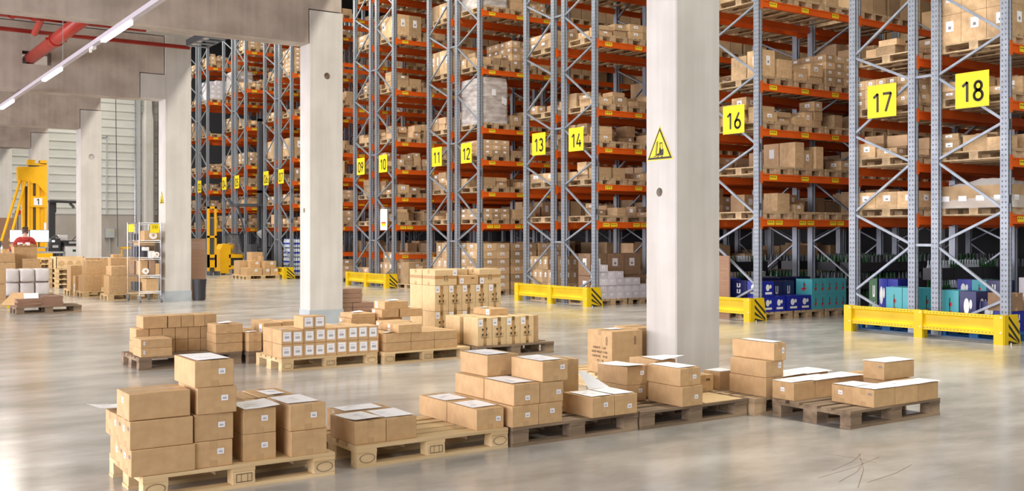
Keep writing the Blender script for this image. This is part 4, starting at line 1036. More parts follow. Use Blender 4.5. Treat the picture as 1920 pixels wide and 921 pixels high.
for q, d in enumerate(CT):
    if q < NIND and d['a'] > 0:
        o = link('carton', UC[d['kind']], None, (d['x'], d['y'], d['z']), scale=d['s'])
        a, b = place_words(d['n'], d['lv'], d['sl'])
        a = a.replace(' beam', '').replace(' on the floor', ' at floor').replace('slot,', 'pallet,').replace('slot', 'pallet')
        what = {'label': 'labelled carton', 'plain': 'plain brown carton', 'white': 'whitish carton'}[d['kind']]
        tag(o, f"{what}, {kn[d['k']]} tier, {inn[d['i']]} {jn[d['j']]}, {a}, {b}", 'carton', f"cartons on the pallets of {b}")
    else:
        x, y, z = d['x'], d['y'], d['z']; sx, sy, sz = d['s']
        dark_ct.box(x, y, z, x+sx, y+sy, z+sz, 0 if d['kind'] != 'white' else 2)
        if d['kind'] != 'plain':
            dark_ct.quad((x+.3*sx, y-.003, z+.42*sz), (x+.62*sx, y-.003, z+.42*sz), (x+.62*sx, y-.003, z+.78*sz), (x+.3*sx, y-.003, z+.78*sz), 1)
            if d['i'] == 0: dark_ct.quad((x-.003, y+.62*sy, z+.42*sz), (x-.003, y+.3*sy, z+.42*sz), (x-.003, y+.3*sy, z+.78*sz), (x-.003, y+.62*sy, z+.78*sz), 1)
o = dark_ct.build('stored_cartons', ['card_stuff', 'label', 'white_card']); tag(o, 'mass of cartons deeper inside the racks and in the far rows', 'carton'); o['kind'] = 'stuff'
# shrink-wrapped loads
for x, y, z, h, n, li, s in WR:
    mb = MB(); nz, na = 7, 32
    vs = []; fs = []
    for k in range(nz+1):
        for t in range(na):
            a = t*2*PI/na; ca, sa = math.cos(a), math.sin(a); e = 12
            rx = .39*abs(ca)**(2/e)*(1 if ca > 0 else -1); ry = .58*abs(sa)**(2/e)*(1 if sa > 0 else -1)
            q = 1+RL.uniform(-.015, .012)-(.04 if k == nz else 0)
            vs.append((.4+rx*q, .6+ry*q, h*k/nz))
    for k in range(nz):
        for t in range(na): u = (t+1) % na; fs.append((k*na+t, k*na+u, k*na+na+u, k*na+na+t))
    fs.append(tuple(nz*na+t for t in range(na))); mb.add(vs, fs)
    mb.quad((.25, -.0, h*.6), (.38, -.0, h*.6), (.38, -.0, h*.74), (.25, -.0, h*.74), 1); mb.quad((.55, -.0, h*.45), (.70, -.0, h*.40), (.72, -.0, h*.55), (.57, -.0, h*.6), 1)
    o = mb.build('wrapped_load', ['film_dense', 'label'], loc=(x, y, z)); a, b = place_words(n, li, s)
    tag(o, f'greyish stretch-wrapped load, {a} of {b}', 'wrapped load', 'stretch-wrapped loads')
# wrapped carton row behind the film, rack 18 first level
for s in (0, 1):
    x = X0+.13+SLOT*s; y = YM[18]+.01
    o = link('wooden_pallet', PALM, None, (x, y, LV[0])); tag(o, ('pallet', 'second pallet')[s]+' under the film-covered cartons at the right, first beam level, rack 18', 'pallet', 'wooden pallets stored in the racks')
    mb = MB(); nz = 4
    mb.box(.02, .03, 0, .78, 1.17, .30)
    for i in range(4): mb.quad((.015, .16+i*.28, .07), (.015, .10+i*.28+.19, .07), (.015, .10+i*.28+.19, .15), (.015, .16+i*.28, .15), 1)
    for i in range(3): mb.quad((.1+i*.25, .025, .07), (.22+i*.25, .025, .07), (.22+i*.25, .025, .15), (.1+i*.25, .025, .15), 1)
    o = mb.build('carton_row', ['card_rack', 'label'], loc=(x, y, LV[0]+.144)); tag(o, ('near','far')[s]+' row of cartons under crumpled clear film, first beam level of rack 18', 'carton')
    f = MB(); nx, ny = 10, 14; vs = []
    for j in range(ny+1):
        for i in range(nx+1):
            u, v = i/nx, j/ny; ex = min(u, 1-u); ey = min(v, 1-v); e = min(ex*.8, ey*1.2)
            zz = .33+.06*math.sin(5*v+s)*math.cos(4*u)+RL.uniform(-.02, .02) if e > .06 else (.15 if e > .001 else -.05)
            vs.append((u*.82-.01, v*1.22-.01, zz))
    f.add(vs, [(j*(nx+1)+i, j*(nx+1)+i+1, (j+1)*(nx+1)+i+1, (j+1)*(nx+1)+i) for j in range(ny) for i in range(nx)])
    g = f.build('stretch_film', 'film', loc=(x, y, LV[0]+.16)); g.data.shade_smooth(); tag(g, ('near','far')[s]+' crumpled clear film over cartons on the first beam level of rack 18', 'film')

# ================================================================ DRINK CASES on the floor level
def logo(mb, kind, sx, sz, face, mi):
    """simple marks: tall letters / red blossom / round head, on face '-y' (x,z) or '-x' (y,z)"""
    def Q(pts, m=mi):
        if face == '-y': mb.add([(a*sx, -.003, c*sz) for a, c in pts], [tuple(range(len(pts)))], m)
        else: mb.add([(-.003, (1-a)*sx, c*sz) for a, c in pts], [tuple(range(len(pts)))], m)
    if kind == 'letters':
        for z0 in (.15, .55):
            Q([(.38, z0), (.46, z0), (.46, z0+.28), (.38, z0+.28)]); Q([(.46, z0), (.6, z0), (.6, z0+.06), (.46, z0+.06)]); Q([(.54, z0+.06), (.62, z0+.06), (.62, z0+.28), (.54, z0+.28)])
    elif kind == 'round':
        n_ = 14; Q([(.42+.17*math.cos(t*2*PI/n_), .60+.22*math.sin(t*2*PI/n_)) for t in range(n_)])
        n_ = 10; Q([(.68+.09*math.cos(t*2*PI/n_), .66+.13*math.sin(t*2*PI/n_)) for t in range(n_)])
        Q([(.2, .16), (.8, .16), (.8, .30), (.2, .30)])
    elif kind == 'flower':
        Q([(.48, .30), (.54, .30), (.54, .80), (.48, .80)], 3)
        for (a, c, r) in ((.42, .35, .10), (.58, .38, .10), (.56, .62, .09), (.48, .25, .08)):
            Q([(a+r*math.cos(t*PI/4), c+r*.7*math.sin(t*PI/4)) for t in range(8)], 2)
def drink_case(x, y, z, sx, sy, sz, m, kind, label, group):
    mb = MB().box(0, 0, 0, sx, sy, sz)
    o = mb.build('drink_case', [m], loc=(x, y, z)); tag(o, label, 'drink case', group)
    lm = MB(); logo(lm, kind, sx, sz, '-y', 0); logo(lm, kind, sy, sz, '-x', 0)
    lm.build('printed_logo', ['white', 'white', 'red', 'green_case'], o)
    return o
def rackpal(x, y, label, blue=False, z=0, rz=0):
    if blue:
        mb = MB(); mb.v = list(pm_.v); mb.f = list(pm_.f); mb.m = list(pm_.m); o = mb.build('plastic_pallet', 'blue_pallet', loc=(x, y, z))
    else: o = link('wooden_pallet', PALM, None, (x, y, z))
    tag(o, label, 'pallet', 'pallets on the floor under the racks'); return o
for s in range(3): rackpal(X0+.13+SLOT*s, YM[16]+.01, f'{SLN[s]} floor pallet under the blue and teal drink cases beside sign 16')
G1 = 'drink cases on the floor right of sign 16'
y = YM[16]+.02
for k in range(2):
    for i in range(2):
        if k == 1 and i == 1: continue
        drink_case(14.24+.30*i, y, .144+.28*k, .29, .38, .275, 'blue_case', 'round', f'{("lower","upper")[k]} blue drink case, {("left","right")[i]}, right beside the frame of sign 16', G1)
        drink_case(14.24+.30*i, y+.4, .144+.28*k, .29, .38, .275, 'navy_case', 'letters', f'{("lower","upper")[k]} dark blue case, {("left","right")[i]}, in the second row beside the frame of sign 16', G1)
for i in range(2): drink_case(14.90+.33*i, y, .144, .32, .38, .275, 'blue_case', 'round', f'{("left","right")[i]} low blue drink case before the dark bottles, between blue and teal cases', G1)
for i in range(2): drink_case(14.90+.33*i, y+.4, .144, .32, .38, .53, 'navy_case', 'letters', f'{("left","right")[i]} tall dark case behind the low blue ones', G1)
for k in range(2):
    for i in range(5): drink_case(15.58+.20*i, y, .144+.285*k, .198, .38, .283, 'teal_case', 'flower', f'{ordn[i]} teal drink case from the left, {("lower","upper")[k]} row, right of sign 16', G1)
for k in range(2):
    for i in range(3): drink_case(15.0+.5*i+.1, y+.8, .144+.29*k, .40, .36, .285, 'navy_case', 'round', f'{("left","middle","right")[i]} dark case in the rear, {("lower","upper")[k]} row, behind the teal cases', G1)
# blue case seen through the frame of 16, left of the upright
drink_case(14.15, 13.63, .144, .38, .30, .32, 'blue_case', 'letters', 'lower blue case seen through the frame below sign 16', G1)
drink_case(14.15, 13.63, .466, .38, .30, .26, 'blue_case', 'letters', 'upper blue case seen through the frame below sign 16', G1)
o = MB().box(0, 0, 0, .03, .8, 1.16).build('brown_board', 'card_brown', loc=(14.0, 13.42, 0)); tag(o, 'large upright brown board leaning behind the guard under sign 16', 'board')
# racks 17/18 floor level
for s in range(2):
    rackpal(X0+.13+SLOT*s, YM[17]+.01, f'{SLN[s]} blue pallet on the floor behind the guard under sign 17', True)
    rackpal(X0+.13+SLOT*s, YM[18]+.01, f'{SLN[s]} blue pallet on the floor behind the guard under sign 18', True)
G2 = 'drink cases behind the guard under signs 17 and 18'
rackpal(X0+.13+SLOT*2, YM[17]+.01, 'far blue pallet on the floor behind the frame under sign 17', True)
y7 = YM[17]+.03
for j in range(2):
    drink_case(14.25, y7+.0+.30*j, .144+.0, .38, .29, .57 if j else .57, 'teal_case', 'flower', ('right','left')[j]+' teal case with red blossom under sign 17', G2)
for j, (m, kd) in enumerate((('blue_case', 'letters'), ('blue_case', 'round'), ('green_case', 'letters'))):
    drink_case(14.6, y7+.62+.2*(j) if j < 2 else y7+.98, .144, .38, .19, .68, m, kd, ('blue case with tall white letters under sign 17', 'second blue case beside the lettered one under sign 17', 'green case at the left frame under sign 17')[j], G2)
y8 = YM[18]+.03
drink_case(14.3, y8+.86, .144, .36, .30, .56, 'teal_case', 'flower', 'teal case with red blossom between the inner uprights under signs 17 and 18', G2)
for j in range(3):
    drink_case(14.25+.1*(j % 2), y8+.55-.27*j+.0, .144, .36, .26, (.56, .42, .30)[j], ('navy_case', 'navy_case', 'blue_case')[j], ('round', 'round', 'letters')[j], ('tall navy case', 'middle navy case', 'low blue case')[j]+' behind the guard under sign 18', G2)
for j in range(3):
    for k in range(2): drink_case(14.75, y8+.45+.24*j, .144+.36*k, .36, .235, .355, ('blue_case', 'navy_case', 'teal_case')[(j+k) % 3], ('round', 'letters', 'flower')[(j+k) % 3], f'{("right","middle","left")[j]} {("lower","upper")[k]} case in the second row under sign 18', G2)
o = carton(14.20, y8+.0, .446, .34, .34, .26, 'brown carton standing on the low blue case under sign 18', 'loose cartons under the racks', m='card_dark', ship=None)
o = carton(14.98, y8+.02, .144, .36, .40, .42, 'brown carton at the right edge of the picture beside the striped guard', 'loose cartons under the racks', m='card_rack', ship=None)
o = drink_case(15.0, y8+.02, .566, .34, .3, .34, 'white_card', 'round', 'whitish crate at the right edge above the striped guard', G2)
# bottles and crates in the dim back of rack 15/16 and 17
crates = MB()
BG = MB(); BG.tube([(0, 0, 0), (0, 0, .17), (0, 0, .22), (0, 0, .29)], [.036, .036, .014, .013], 8)
def bottle_crate(x, y, z, m, label):
    c = empty('bottle_crate', (x, y, z), label, 'crate', 'bottle crates in the dim lower rack bays')
    MB().box(0, 0, 0, .4, .3, .03).box(0, 0, .03, .4, .012, .2).box(0, .288, .03, .4, .3, .2).box(0, .012, .03, .012, .288, .2).box(.388, .012, .03, .4, .288, .2).build('crate_body', 'black', c)
    mb = MB()
    for i in range(5):
        for j in range(3): mb.tube([(.05+.075*i, .055+.09*j, .03), (.05+.075*i, .055+.09*j, .2), (.05+.075*i, .055+.09*j, .26), (.05+.075*i, .055+.09*j, .32)], [.03, .03, .012, .012], 6)
    mb.build('bottles', m, c)['kind'] = 'stuff'
    return c
k_ = 0
for r_, nmr in ((15, 'left neighbour of 16'), (17, 'rack 17')):
    for k in range(3):
        for i in range(4):
            bottle_crate(14.7+.42*i+(.5 if r_ == 17 else 0), YM[r_]+.3, .144+.33*k, 'green_case' if (i+k) % 2 else 'water', f'{ordn[i]} black crate of bottles, {kn[k]} layer, low in the {nmr}')
for i in range(2): rackpal(14.65+SLOT*i, YM[15]+.02, f'{SLN[i]} floor pallet under the bottle crates left of rack 16')
# rack 14 floor: whitish cartons stepped on a pallet, big dark cartons behind
rackpal(X0+.13, YM[14]+.01, 'near floor pallet under the stepped whitish cartons beside sign 14')
rackpal(X0+.13+SLOT, YM[14]+.01, 'middle floor pallet under the stepped whitish cartons beside sign 14')
rackpal(X0+.13+2*SLOT, YM[14]+.01, 'far floor pallet beside sign 14, next to the nearest pillar')
G3 = 'whitish cartons stepped beside sign 14'
cnt = [5, 4, 4, 3, 3, 2, 2, 1]
for i, c_ in enumerate(cnt[:8]):
    for k in range(c_):
        o = link('carton', UC['white'], None, (14.26+.235*i, YM[14]+.03+.02*(k % 2), .144+.15*k), scale=(.225, .30, .148)); tag(o, f'whitish carton, {kn[k]} layer, {ordn[i] if i < 8 else ""} column from the left, stepped pile beside sign 14', 'carton', G3)
for i in range(4):
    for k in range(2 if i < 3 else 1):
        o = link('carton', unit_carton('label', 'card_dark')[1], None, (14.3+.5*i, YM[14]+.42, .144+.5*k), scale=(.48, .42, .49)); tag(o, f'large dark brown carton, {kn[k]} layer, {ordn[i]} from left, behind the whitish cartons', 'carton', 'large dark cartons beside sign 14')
# water bottle packs, racks 06/07 floor level
def water_pack(x, y, z, label):
    w_ = empty('bottle_pack', (x, y, z), label, 'water bottles', 'shrink-wrapped water bottle packs under signs 06 and 07')
    mb = MB(); cp = MB()
    for i in range(3):
        for j in range(2):
            a, b = .045+.09*i, .045+.09*j
            mb.tube([(a, b, 0), (a, b, .21), (a, b, .27), (a, b, .30)], [.043, .043, .018, .014], 8); cp.tube([(a, b, .30), (a, b, .32)], .017, 8)
            cp.tube([(a, b, .10), (a, b, .16)], .0445, 8)
    mb.build('bottles', 'water', w_); cp.build('blue_caps', 'blue_case', w_)
    return w_
wp0 = None
for side, (y0, words) in enumerate(((YM[7]+.02, 'aisle side of rack 07'), )):
    for k in range(4):
        for i in range(5):
            water_pack(14.2+.29*i, y0, .144+.325*k, f'pack of water bottles, {kn[k]} layer, {ordn[i]} from the frame, at the foot of sign 07')
    for k in range(4):
        for j in range(4):
            water_pack(14.2, y0+.2+.20*j, .144+.325*k, f'pack of water bottles, {kn[k]} layer, {ordn[j]} row behind the frame below sign 07')
for s in range(2): rackpal(X0+.06+SLOT*s, YM[7]+.01, f'{SLN[s]} floor pallet under the water bottle packs, sign 07')
# ================================================================ LEFT BACKGROUND: packing area
GP = 'pallets of the packing area at the left'
pallet(3.31, 21.95, 'wood_old', 'dark pallet with flattened brown cardboard near the left edge', group=GP)
# flattened cardboard on it
fc = empty('flattened_cartons', (3.35, 22.0, PT), 'untidy pile of flattened brown cartons on the dark pallet near the left edge', 'cardboard')
for i in range(5): MB().box(0, 0, 0, .40, .6, .036, rz=.02*math.sin(i*2)).build('cardboard_bundle', 'card_brown', fc, (.42, .0, .038*i))
for i in range(4): MB().box(0, 0, 0, .44+.03*(i % 2), .62, .034, rz=.08*math.sin(i*3+1)).build('cardboard_bundle', 'card_brown', fc, (-.04+.01*i, .0, .036*i))
MB().bar((-.1, .2, .03), (.15, .5, .25), .4, .012).bar((-.05, .5, .05), (.25, .5, .2), .3, .012).build('loose_flap', 'card', fc)
o = sheet(3.46, 22.0, .30, .26, .2, 'white triangular sheet on the pile of flattened cartons', lines=False, rz=-.2); o.rotation_euler = (.5, 0, -.1)
# white sacks on pallet
pallet(3.62, 25.85, 'wood_old', 'pallet under the white sack-like bags behind the flattened cartons', group=GP)
def bag(x, y, z, sx, sy, sz, label):
    bm = bmesh.new(); bmesh.ops.create_cube(bm, size=1)
    bmesh.ops.subdivide_edges(bm, edges=bm.edges[:], cuts=5, use_grid_fill=True)
    for v in bm.verts:
        p = v.co*2; e = .88+.12*(1-max(abs(p.x*p.y), abs(p.y*p.z), abs(p.x*p.z))); v.co = Vector((v.co.x*sx*e*1.03, v.co.y*sy*e*1.03, v.co.z*sz*e*1.03))+Vector((R.uniform(-1, 1), R.uniform(-1, 1), R.uniform(-1, 1)))*.004
    me = bpy.data.meshes.new('white_bag'); bm.to_mesh(me); bm.free(); me.materials.append(M['bagw']); me.shade_smooth()
    o = link('white_bag', me, None, (x+sx/2, y+sy/2, z+sz/2)); tag(o, label, 'bag', 'white bags on the pallet at the left'); return o
M['bagw'] = noise_mat('white_bag_paper', (.70, .67, .66), (.78, .75, .74), (3, 3, 3), .7, bump=.3)
for k in range(2):
    for i in range(3):
        bag(3.66+.325*i, 25.87, PT+.01+.31*k if k else PT, .32, .55, .31, f'{("left","middle","right")[i]} white bag in the {("lower","upper")[k]} layer at the left edge')
# left edge brown load
for k in range(2): C(3.05, 24.3, .144+.36*k, .42, .5, .355, ('lower', 'upper')[k]+' brown carton cut by the left picture edge', 'cartons of the packing area', m='card', ship=None)
pallet(2.3, 24.25, 'wood', 'pallet under the brown cartons cut by the left picture edge', group=GP)
o = MB().box(0, 0, 0, .05, .02, .13).build('yellow_marker', 'yellow_lab', loc=(3.46, 24.1, 0)); tag(o, 'small bright yellow marker on the floor at the left edge', 'marker')
# cartons behind the bags
GK = 'cartons of the packing area'
pallet(3.75, 27.3, 'wood', 'pallet behind the white bags, under the tall open carton', group=GP)
C(4.10, 27.5, .144, .52, .5, .56, 'lower carton under the tall open one behind the white bags', GK, ship=None)
tc_ = C(4.10, 27.5, .706, .52, .5, .55, 'tall open-topped carton before the person in red', GK, ship=None, tape=None)
# crumpled open flaps and packing inside
mb = MB()
for i in range(8): mb.bar((.03+.06*i, -.005, .55), (.03+.06*i+R.uniform(-.03, .03), -.05-R.uniform(0, .03), .60+R.uniform(-.03, .05)), .07, .006)
for i in range(8): mb.bar((-.005, .03+.06*i, .55), (-.04, .03+.06*i, .62+R.uniform(-.03, .03)), .07, .006)
mb.build('crumpled_flap', 'card', tc_)
MB().box(.12, .05, .52, .2, .3, .66).box(.22, .08, .52, .27, .25, .63).box(.3, .03, .52, .36, .3, .66).build('white_packing', 'paper', tc_)
C(4.22, 27.05, .706, .40, .32, .27, 'square-faced carton in front of the tall open one', GK, ship=None)
C(4.2, 27.05, .43, .40, .32, .27, 'carton supporting the square-faced one behind the bags', GK, ship=None)
C(4.2, 27.05, .144, .40, .32, .28, 'lowest carton behind the white bags', GK, ship=None)
C(3.62, 27.0, .144, .44, .45, .56, 'large low carton behind the bags at the left edge', GK, ship=None)
C(3.62, 27.0, .71, .44, .45, .19, 'flat carton behind the bags at the left edge, lower of two', GK, ship=None)
C(3.60, 27.0, .905, .45, .45, .21, 'flat carton at the left edge, directly before the table', GK, ship=None)
C(3.90, 27.9, .144, .16, .3, 1.06, 'narrow upright carton beside the person in red', GK, ship=None)
# stacks of empty pallets
for q, (x, y, wname, txt) in enumerate(((5.42, 32.5, 'wood', 'left stack of empty pallets behind the white bags'), (6.04, 32.1, 'wood', 'right stack of empty pallets below the white cabinet'))):
    for i in range(6 if q == 0 else 4):
        e = empty('wooden_pallet', (x, y, .146*i), f'{kn[i]} pallet from the floor, {txt}', 'pallet', 'empty pallets stacked beside the packing table')
        for nme, me, st in PAL[wname]:
            p = link(nme, me, e); 
        e.scale = (.5, 1, 1) if False else (1, 1, 1)
        if q == 0: e.rotation_euler = (0, 0, PI/2); e.location = (5.87, y, .146*i)
        else: e.rotation_euler = (0, 0, PI/2); e.location = (6.68, y+.01, .146*i)
    if q == 1:
        o = empty('pallet_collar', (5.90, 32.12, .586), 'light wooden collar with scalloped packing on the right pallet stack', 'crate')
        m2 = MB().box(0, 0, 0, .76, .02, .33).box(0, .9, 0, .76, .92, .33).box(0, 0, 0, .02, .92, .33).box(.74, 0, 0, .76, .92, .33)
        m2.build('collar_board', 'wood', o)
        m3 = MB()
        for i in range(3): m3.tube([(.14+.24*i, -.004, .14), (.14+.24*i, -.014, .14)], .08, 12)
        m3.build('scalloped_insert', 'card', o)
# packing table with two monitors, keyboard shelf, printers
tb = empty('packing_table', (4.6, 35.0, 0), 'grey packing table with the two monitors behind the cartons at the left', 'table')
MB().box(0, 0, .98, 2.05, .9, 1.03).build('tabletop', 'grey', tb)
for x in (.05, 1.95):
    for y in (.05, .8): MB().box(x-.03, y, 0, x+.03, y+.05, .98).build('leg', 'dark', tb)
MB().box(.9, .45, 1.13, 1.7, .8, 1.17).box(.92, .5, 1.03, .95, .75, 1.13).box(1.65, .5, 1.03, 1.68, .75, 1.13).build('riser_shelf', 'grey', tb)
C(5.5, 35.1, .0, .38, .35, .45, 'carton under the packing table', GK, ship=None)
for i, x in enumerate((5.20, 5.785)):
    m_ = empty('monitor', (x, 35.75, 1.03 if i == 0 else 1.17), ('left', 'right')[i]+' wide monitor with bright bluish screen on the packing table', 'monitor', 'monitors on the packing table')
    dz = 0 if i == 0 else -.14
    MB().box(0, 0, .29+dz, .575, .04, .69+dz).build('casing', 'black', m_)
    MB().box(.012, -.003, .305+dz, .563, 0, .68+dz).build('screen', 'screen', m_)
    MB().bar((.28, .06, 0), (.28, .06, .45+dz), .05, .03).box(.14, -.05, 0, .42, .15, .012).build('stand', 'black', m_)
pr = empty('label_printer', (6.32, 35.25, 1.03), 'black upright label printer at the right end of the packing table', 'printer')
MB().prism([(0, 0), (.35, 0), (.35, .36), (.28, .42), (.0, .42)], 0, .28, 0, 'x').build('housing', 'black', pr)
MB().box(.05, -.01, .12, .22, 0, .2).build('output_slot', 'grey', pr); MB().quad((.03, -.004, .30), (.12, -.004, .30), (.12, -.004, .36), (.03, -.004, .36)).build('display', 'screen', pr)
MB().tube([(.06, .2, .42), (.2, .2, .50), (.26, .2, .44)], .03, 8).build('paper_guide', 'dark', pr)
cb = empty('cabinet', (6.74, 35.15, 0), 'white cabinet with small green sign below the multifunction printer', 'cabinet')
MB().box(0, 0, 0, .50, .5, 1.18).build('body', 'white', cb); MB().box(.21, -.004, 1.02, .31, 0, 1.09).build('green_sign', 'green_case', cb); MB().box(.02, -.006, .06, .48, -.001, .95).build('door', 'white', cb)
pc = empty('printer', (6.70, 35.15, 1.18), 'black flatbed printer on top of the white cabinet', 'printer')
MB().box(0, 0, .03, .56, .45, .15).box(.08, .05, .15, .45, .4, .2).build('housing', 'black', pc)
MB().box(.14, -.02, .10, .38, 0, .17).build('control_panel', 'grey', pc); MB().tube([(.56, .1, .1), (.62, .1, .1), (.64, .1, .17), (.58, .1, .2)], .02, 8).build('handle', 'black', pc)
MB().bar((.3, .3, .2), (.42, .3, .34), .02, .02).build('arm', 'black', pc)
o = MB().box(0, 0, 0, .27, .2, .18).build('white_box', 'white', loc=(6.62, 35.3+.32, 1.38)); tag(o, 'small white box on the printer before the pillar', 'box')
o = MB().box(0, 0, 0, .2, .5, 1.38).build('printer_shelf', 'dark', loc=(6.60, 35.62, 0)); tag(o, 'dark shelf upright behind the black printers', 'shelf')
for i, x in enumerate((4.72, 4.84, 4.9)):
    o = MB().tube([(0, 0, 0), (0, 0, .13), (0, 0, .17), (0, 0, .2)], [.035, .035, .015, .015], 10).build('spray_bottle', 'white' if i != 1 else 'grey', loc=(x, 35.25-.1*i+.1, 1.03)); tag(o, ('left', 'middle', 'right')[i]+' small bottle on the table by the person\'s hand', 'bottle', 'small bottles on the packing table')
o = MB().prism([(0, 0), (.34, 0), (.30, .34), (.05, .36)], 0, .28, 0, 'y').build('dark_device', 'dark', loc=(4.62, 35.5, 1.03)); tag(o, 'dark scale-like device on the table at the left picture edge', 'device')
o = MB().tube([(0, 0, 0), (0, 0, .06)], .04, 10).build('tape_roll', 'white', loc=(5.72, 35.1, 1.03)); tag(o, 'small white roll on the packing table edge', 'roll')

# ---------------------------------------------------------------- person in red hoodie, back to the camera
def skin_mesh(name, verts, edges, radii, m, parent, sub=2, root=0):
    me = bpy.data.meshes.new(name); me.from_pydata([Vector(v) for v in verts], edges, []); o = bpy.data.objects.new(name, me); COL.objects.link(o)
    sk = o.modifiers.new('s', 'SKIN'); sk.use_smooth_shade = True
    for i, r in enumerate(radii):
        sv = me.skin_vertices[0].data[i]; sv.radius = (r, r) if not isinstance(r, tuple) else r; sv.use_root = i == root
    if sub: o.modifiers.new('u', 'SUBSURF').levels = sub; o.modifiers['u'].render_levels = sub
    me2 = bpy.data.meshes.new_from_object(o.evaluated_get(bpy.context.evaluated_depsgraph_get())); bpy.data.objects.remove(o)
    me2.materials.clear(); me2.materials.append(M[m]); me2.shade_smooth()
    return link(name, me2, parent)
per = empty('person', (5.47, 34.55, 0), 'person with short brown hair in a red hoodie, seen from behind, standing at the monitors', 'person')
# local: x right, y away from the camera
bv = [(0, 0, .98), (0, .0, 1.15), (0, .02, 1.34), (0, .02, 1.46), (0, .03, 1.55), (0, .06, 1.66), (0, .06, 1.77),
      (.19, .02, 1.43), (.27, .05, 1.20), (.24, .25, 1.08), (-.19, .02, 1.43), (-.30, .08, 1.21), (-.42, .30, 1.08),
      (.09, 0, .93), (.10, .01, .50), (.10, 0, .09), (.10, .12, .05), (-.09, 0, .93), (-.10, .01, .50), (-.10, 0, .09), (-.10, .12, .05)]
be = [(0, 1), (1, 2), (2, 3), (3, 4), (4, 5), (5, 6), (3, 7), (7, 8), (8, 9), (3, 10), (10, 11), (11, 12), (0, 13), (13, 14), (14, 15), (15, 16), (0, 17), (17, 18), (18, 19), (19, 20)]
br = [(.15, .11), (.14, .10), (.16, .11), (.10, .08), .052, (.082, .095), (.070, .08), .055, .042, .030, .055, .042, .030, .085, .058, .042, .035, .085, .058, .042, .035]
body = skin_mesh('body', bv, be, br, 'skin', per)
hv = [(0, 0, .92), (0, .0, 1.15), (0, .015, 1.33), (0, .015, 1.44), (0, .01, 1.51), (.20, .02, 1.42), (.285, .05, 1.20), (.25, .22, 1.09), (-.20, .02, 1.42), (-.315, .08, 1.21), (-.41, .27, 1.09)]
skin_mesh('hoodie', hv, [(0, 1), (1, 2), (2, 3), (3, 4), (3, 5), (5, 6), (6, 7), (3, 8), (8, 9), (9, 10)], [(.20, .145), (.19, .14), (.21, .14), (.15, .12), (.085, .08), .088, .066, .048, .088, .066, .048], 'hoodie', per)
skin_mesh('hood', [(-.10, -.04, 1.46), (0, -.10, 1.42), (.10, -.04, 1.46), (0, -.09, 1.36)], [(0, 1), (1, 2), (1, 3)], [.05, .062, .05, .04], 'hoodie', per)
skin_mesh('trousers', [(0, 0, .95), (.09, 0, .90), (.10, .01, .50), (.10, 0, .08), (-.09, 0, .90), (-.10, .01, .50), (-.10, 0, .08)], [(0, 1), (1, 2), (2, 3), (0, 4), (4, 5), (5, 6)], [(.17, .13), .10, .075, .062, .10, .075, .062], 'jeans', per)
for sgn in (1, -1): skin_mesh('shoe', [(.10*sgn, -.05, .05), (.10*sgn, .08, .045), (.10*sgn, .17, .035)], [(0, 1), (1, 2)], [.045, .048, .036], 'black', per)
skin_mesh('hair', [(0, .035, 1.69), (0, .04, 1.76), (0, .07, 1.80), (0, .02, 1.64)], [(0, 1), (1, 2), (0, 3)], [(.084, .085), (.082, .09), (.060, .07), (.060, .055)], 'hair', per)
for sgn in (1, -1): MB().tube([(.082*sgn, .06, 1.68), (.100*sgn, .05, 1.685)], [.02, .026], 8).build('ear', 'skin', per)
nose = MB().tube([(0, .145, 1.70), (0, .168, 1.675)], [.01, .016], 6).build('nose', 'skin', per)
for sgn, (hx, hy, hz_) in ((1, (.24, .25, 1.08)), (-1, (-.42, .30, 1.08))):
    d = Vector((-.05 if sgn > 0 else -.35, .9, -.25)).normalized(); s_ = d.cross(Vector((0, 0, 1))).normalized(); w0 = Vector((hx, hy, hz_))
    v = [w0, w0+d*.05]; e = [(0, 1)]; r_ = [.024, .030]
    for f in range(4):
        base = w0+d*.09+s_*(-.027+.018*f); ln = (.055, .068, .072, .06)[f]
        v += [base, base+d*ln*.55+Vector((0, 0, -.004)), base+d*ln+Vector((0, 0, -.020))]; k = len(v)-3; e += [(1, k), (k, k+1), (k+1, k+2)]; r_ += [.011, .0085, .007]
    tb_ = w0+d*.045-s_*.03*sgn; v += [tb_, tb_+d*.03-s_*.02*sgn]; k = len(v)-2; e += [(1, k), (k, k+1)]; r_ += [.012, .008]
    skin_mesh('hand', v, e, r_, 'skin', per, sub=1)

# ---------------------------------------------------------------- yellow lift mast "1"
ym = empty('lift_truck', (6.1, 40.0, 0), 'tall yellow lift mast marked 1 rising behind the monitors', 'lift truck')
for a, b in ((.12, .22), (.38, .48), (.58, .70), (.86, .94)):
    MB().box(a, 0, .2, b, .18, 3.95).build('mast_rail', 'truck_yellow', ym)
MB().box(.48, .04, .2, .58, .10, 3.9).box(.22, .05, .2, .38, .12, 3.3).build('mast_back_plate', 'brown_ink', ym)
MB().box(.62, .06, .2, .86, .1, 3.9).build('mast_back_plate', 'truck_yellow', ym)
MB().prism([(.0, 3.45), (.60, 3.40), (.94, 3.0), (.94, 4.05), (.55, 4.0), (.0, 3.98), (-.02, 3.9)], -.03, .3, 0, 'y').build('mast_head', 'truck_yellow', ym)
MB().box(.32, 0, 4.05, .94, .3, 4.13).box(.32, 0, 4.13, .55, .3, 4.25).box(.72, 0, 4.10, .94, .3, 4.24).build('head_cap', 'truck_yellow', ym)
MB().box(.36, .05, 3.98, .70, .2, 4.12).build('cable_guard', 'dark', ym)
pl = MB().box(.50, -.05, 2.62, .78, -.03, 2.88).build('number_plate', 'label', ym)
digits(pl, '1', .20, (.64, -.052, 2.65), '-y', th=.16)
MB().box(.36, -.03, 2.55, .95, 0, 2.95).build('cross_plate', 'truck_yellow', ym)
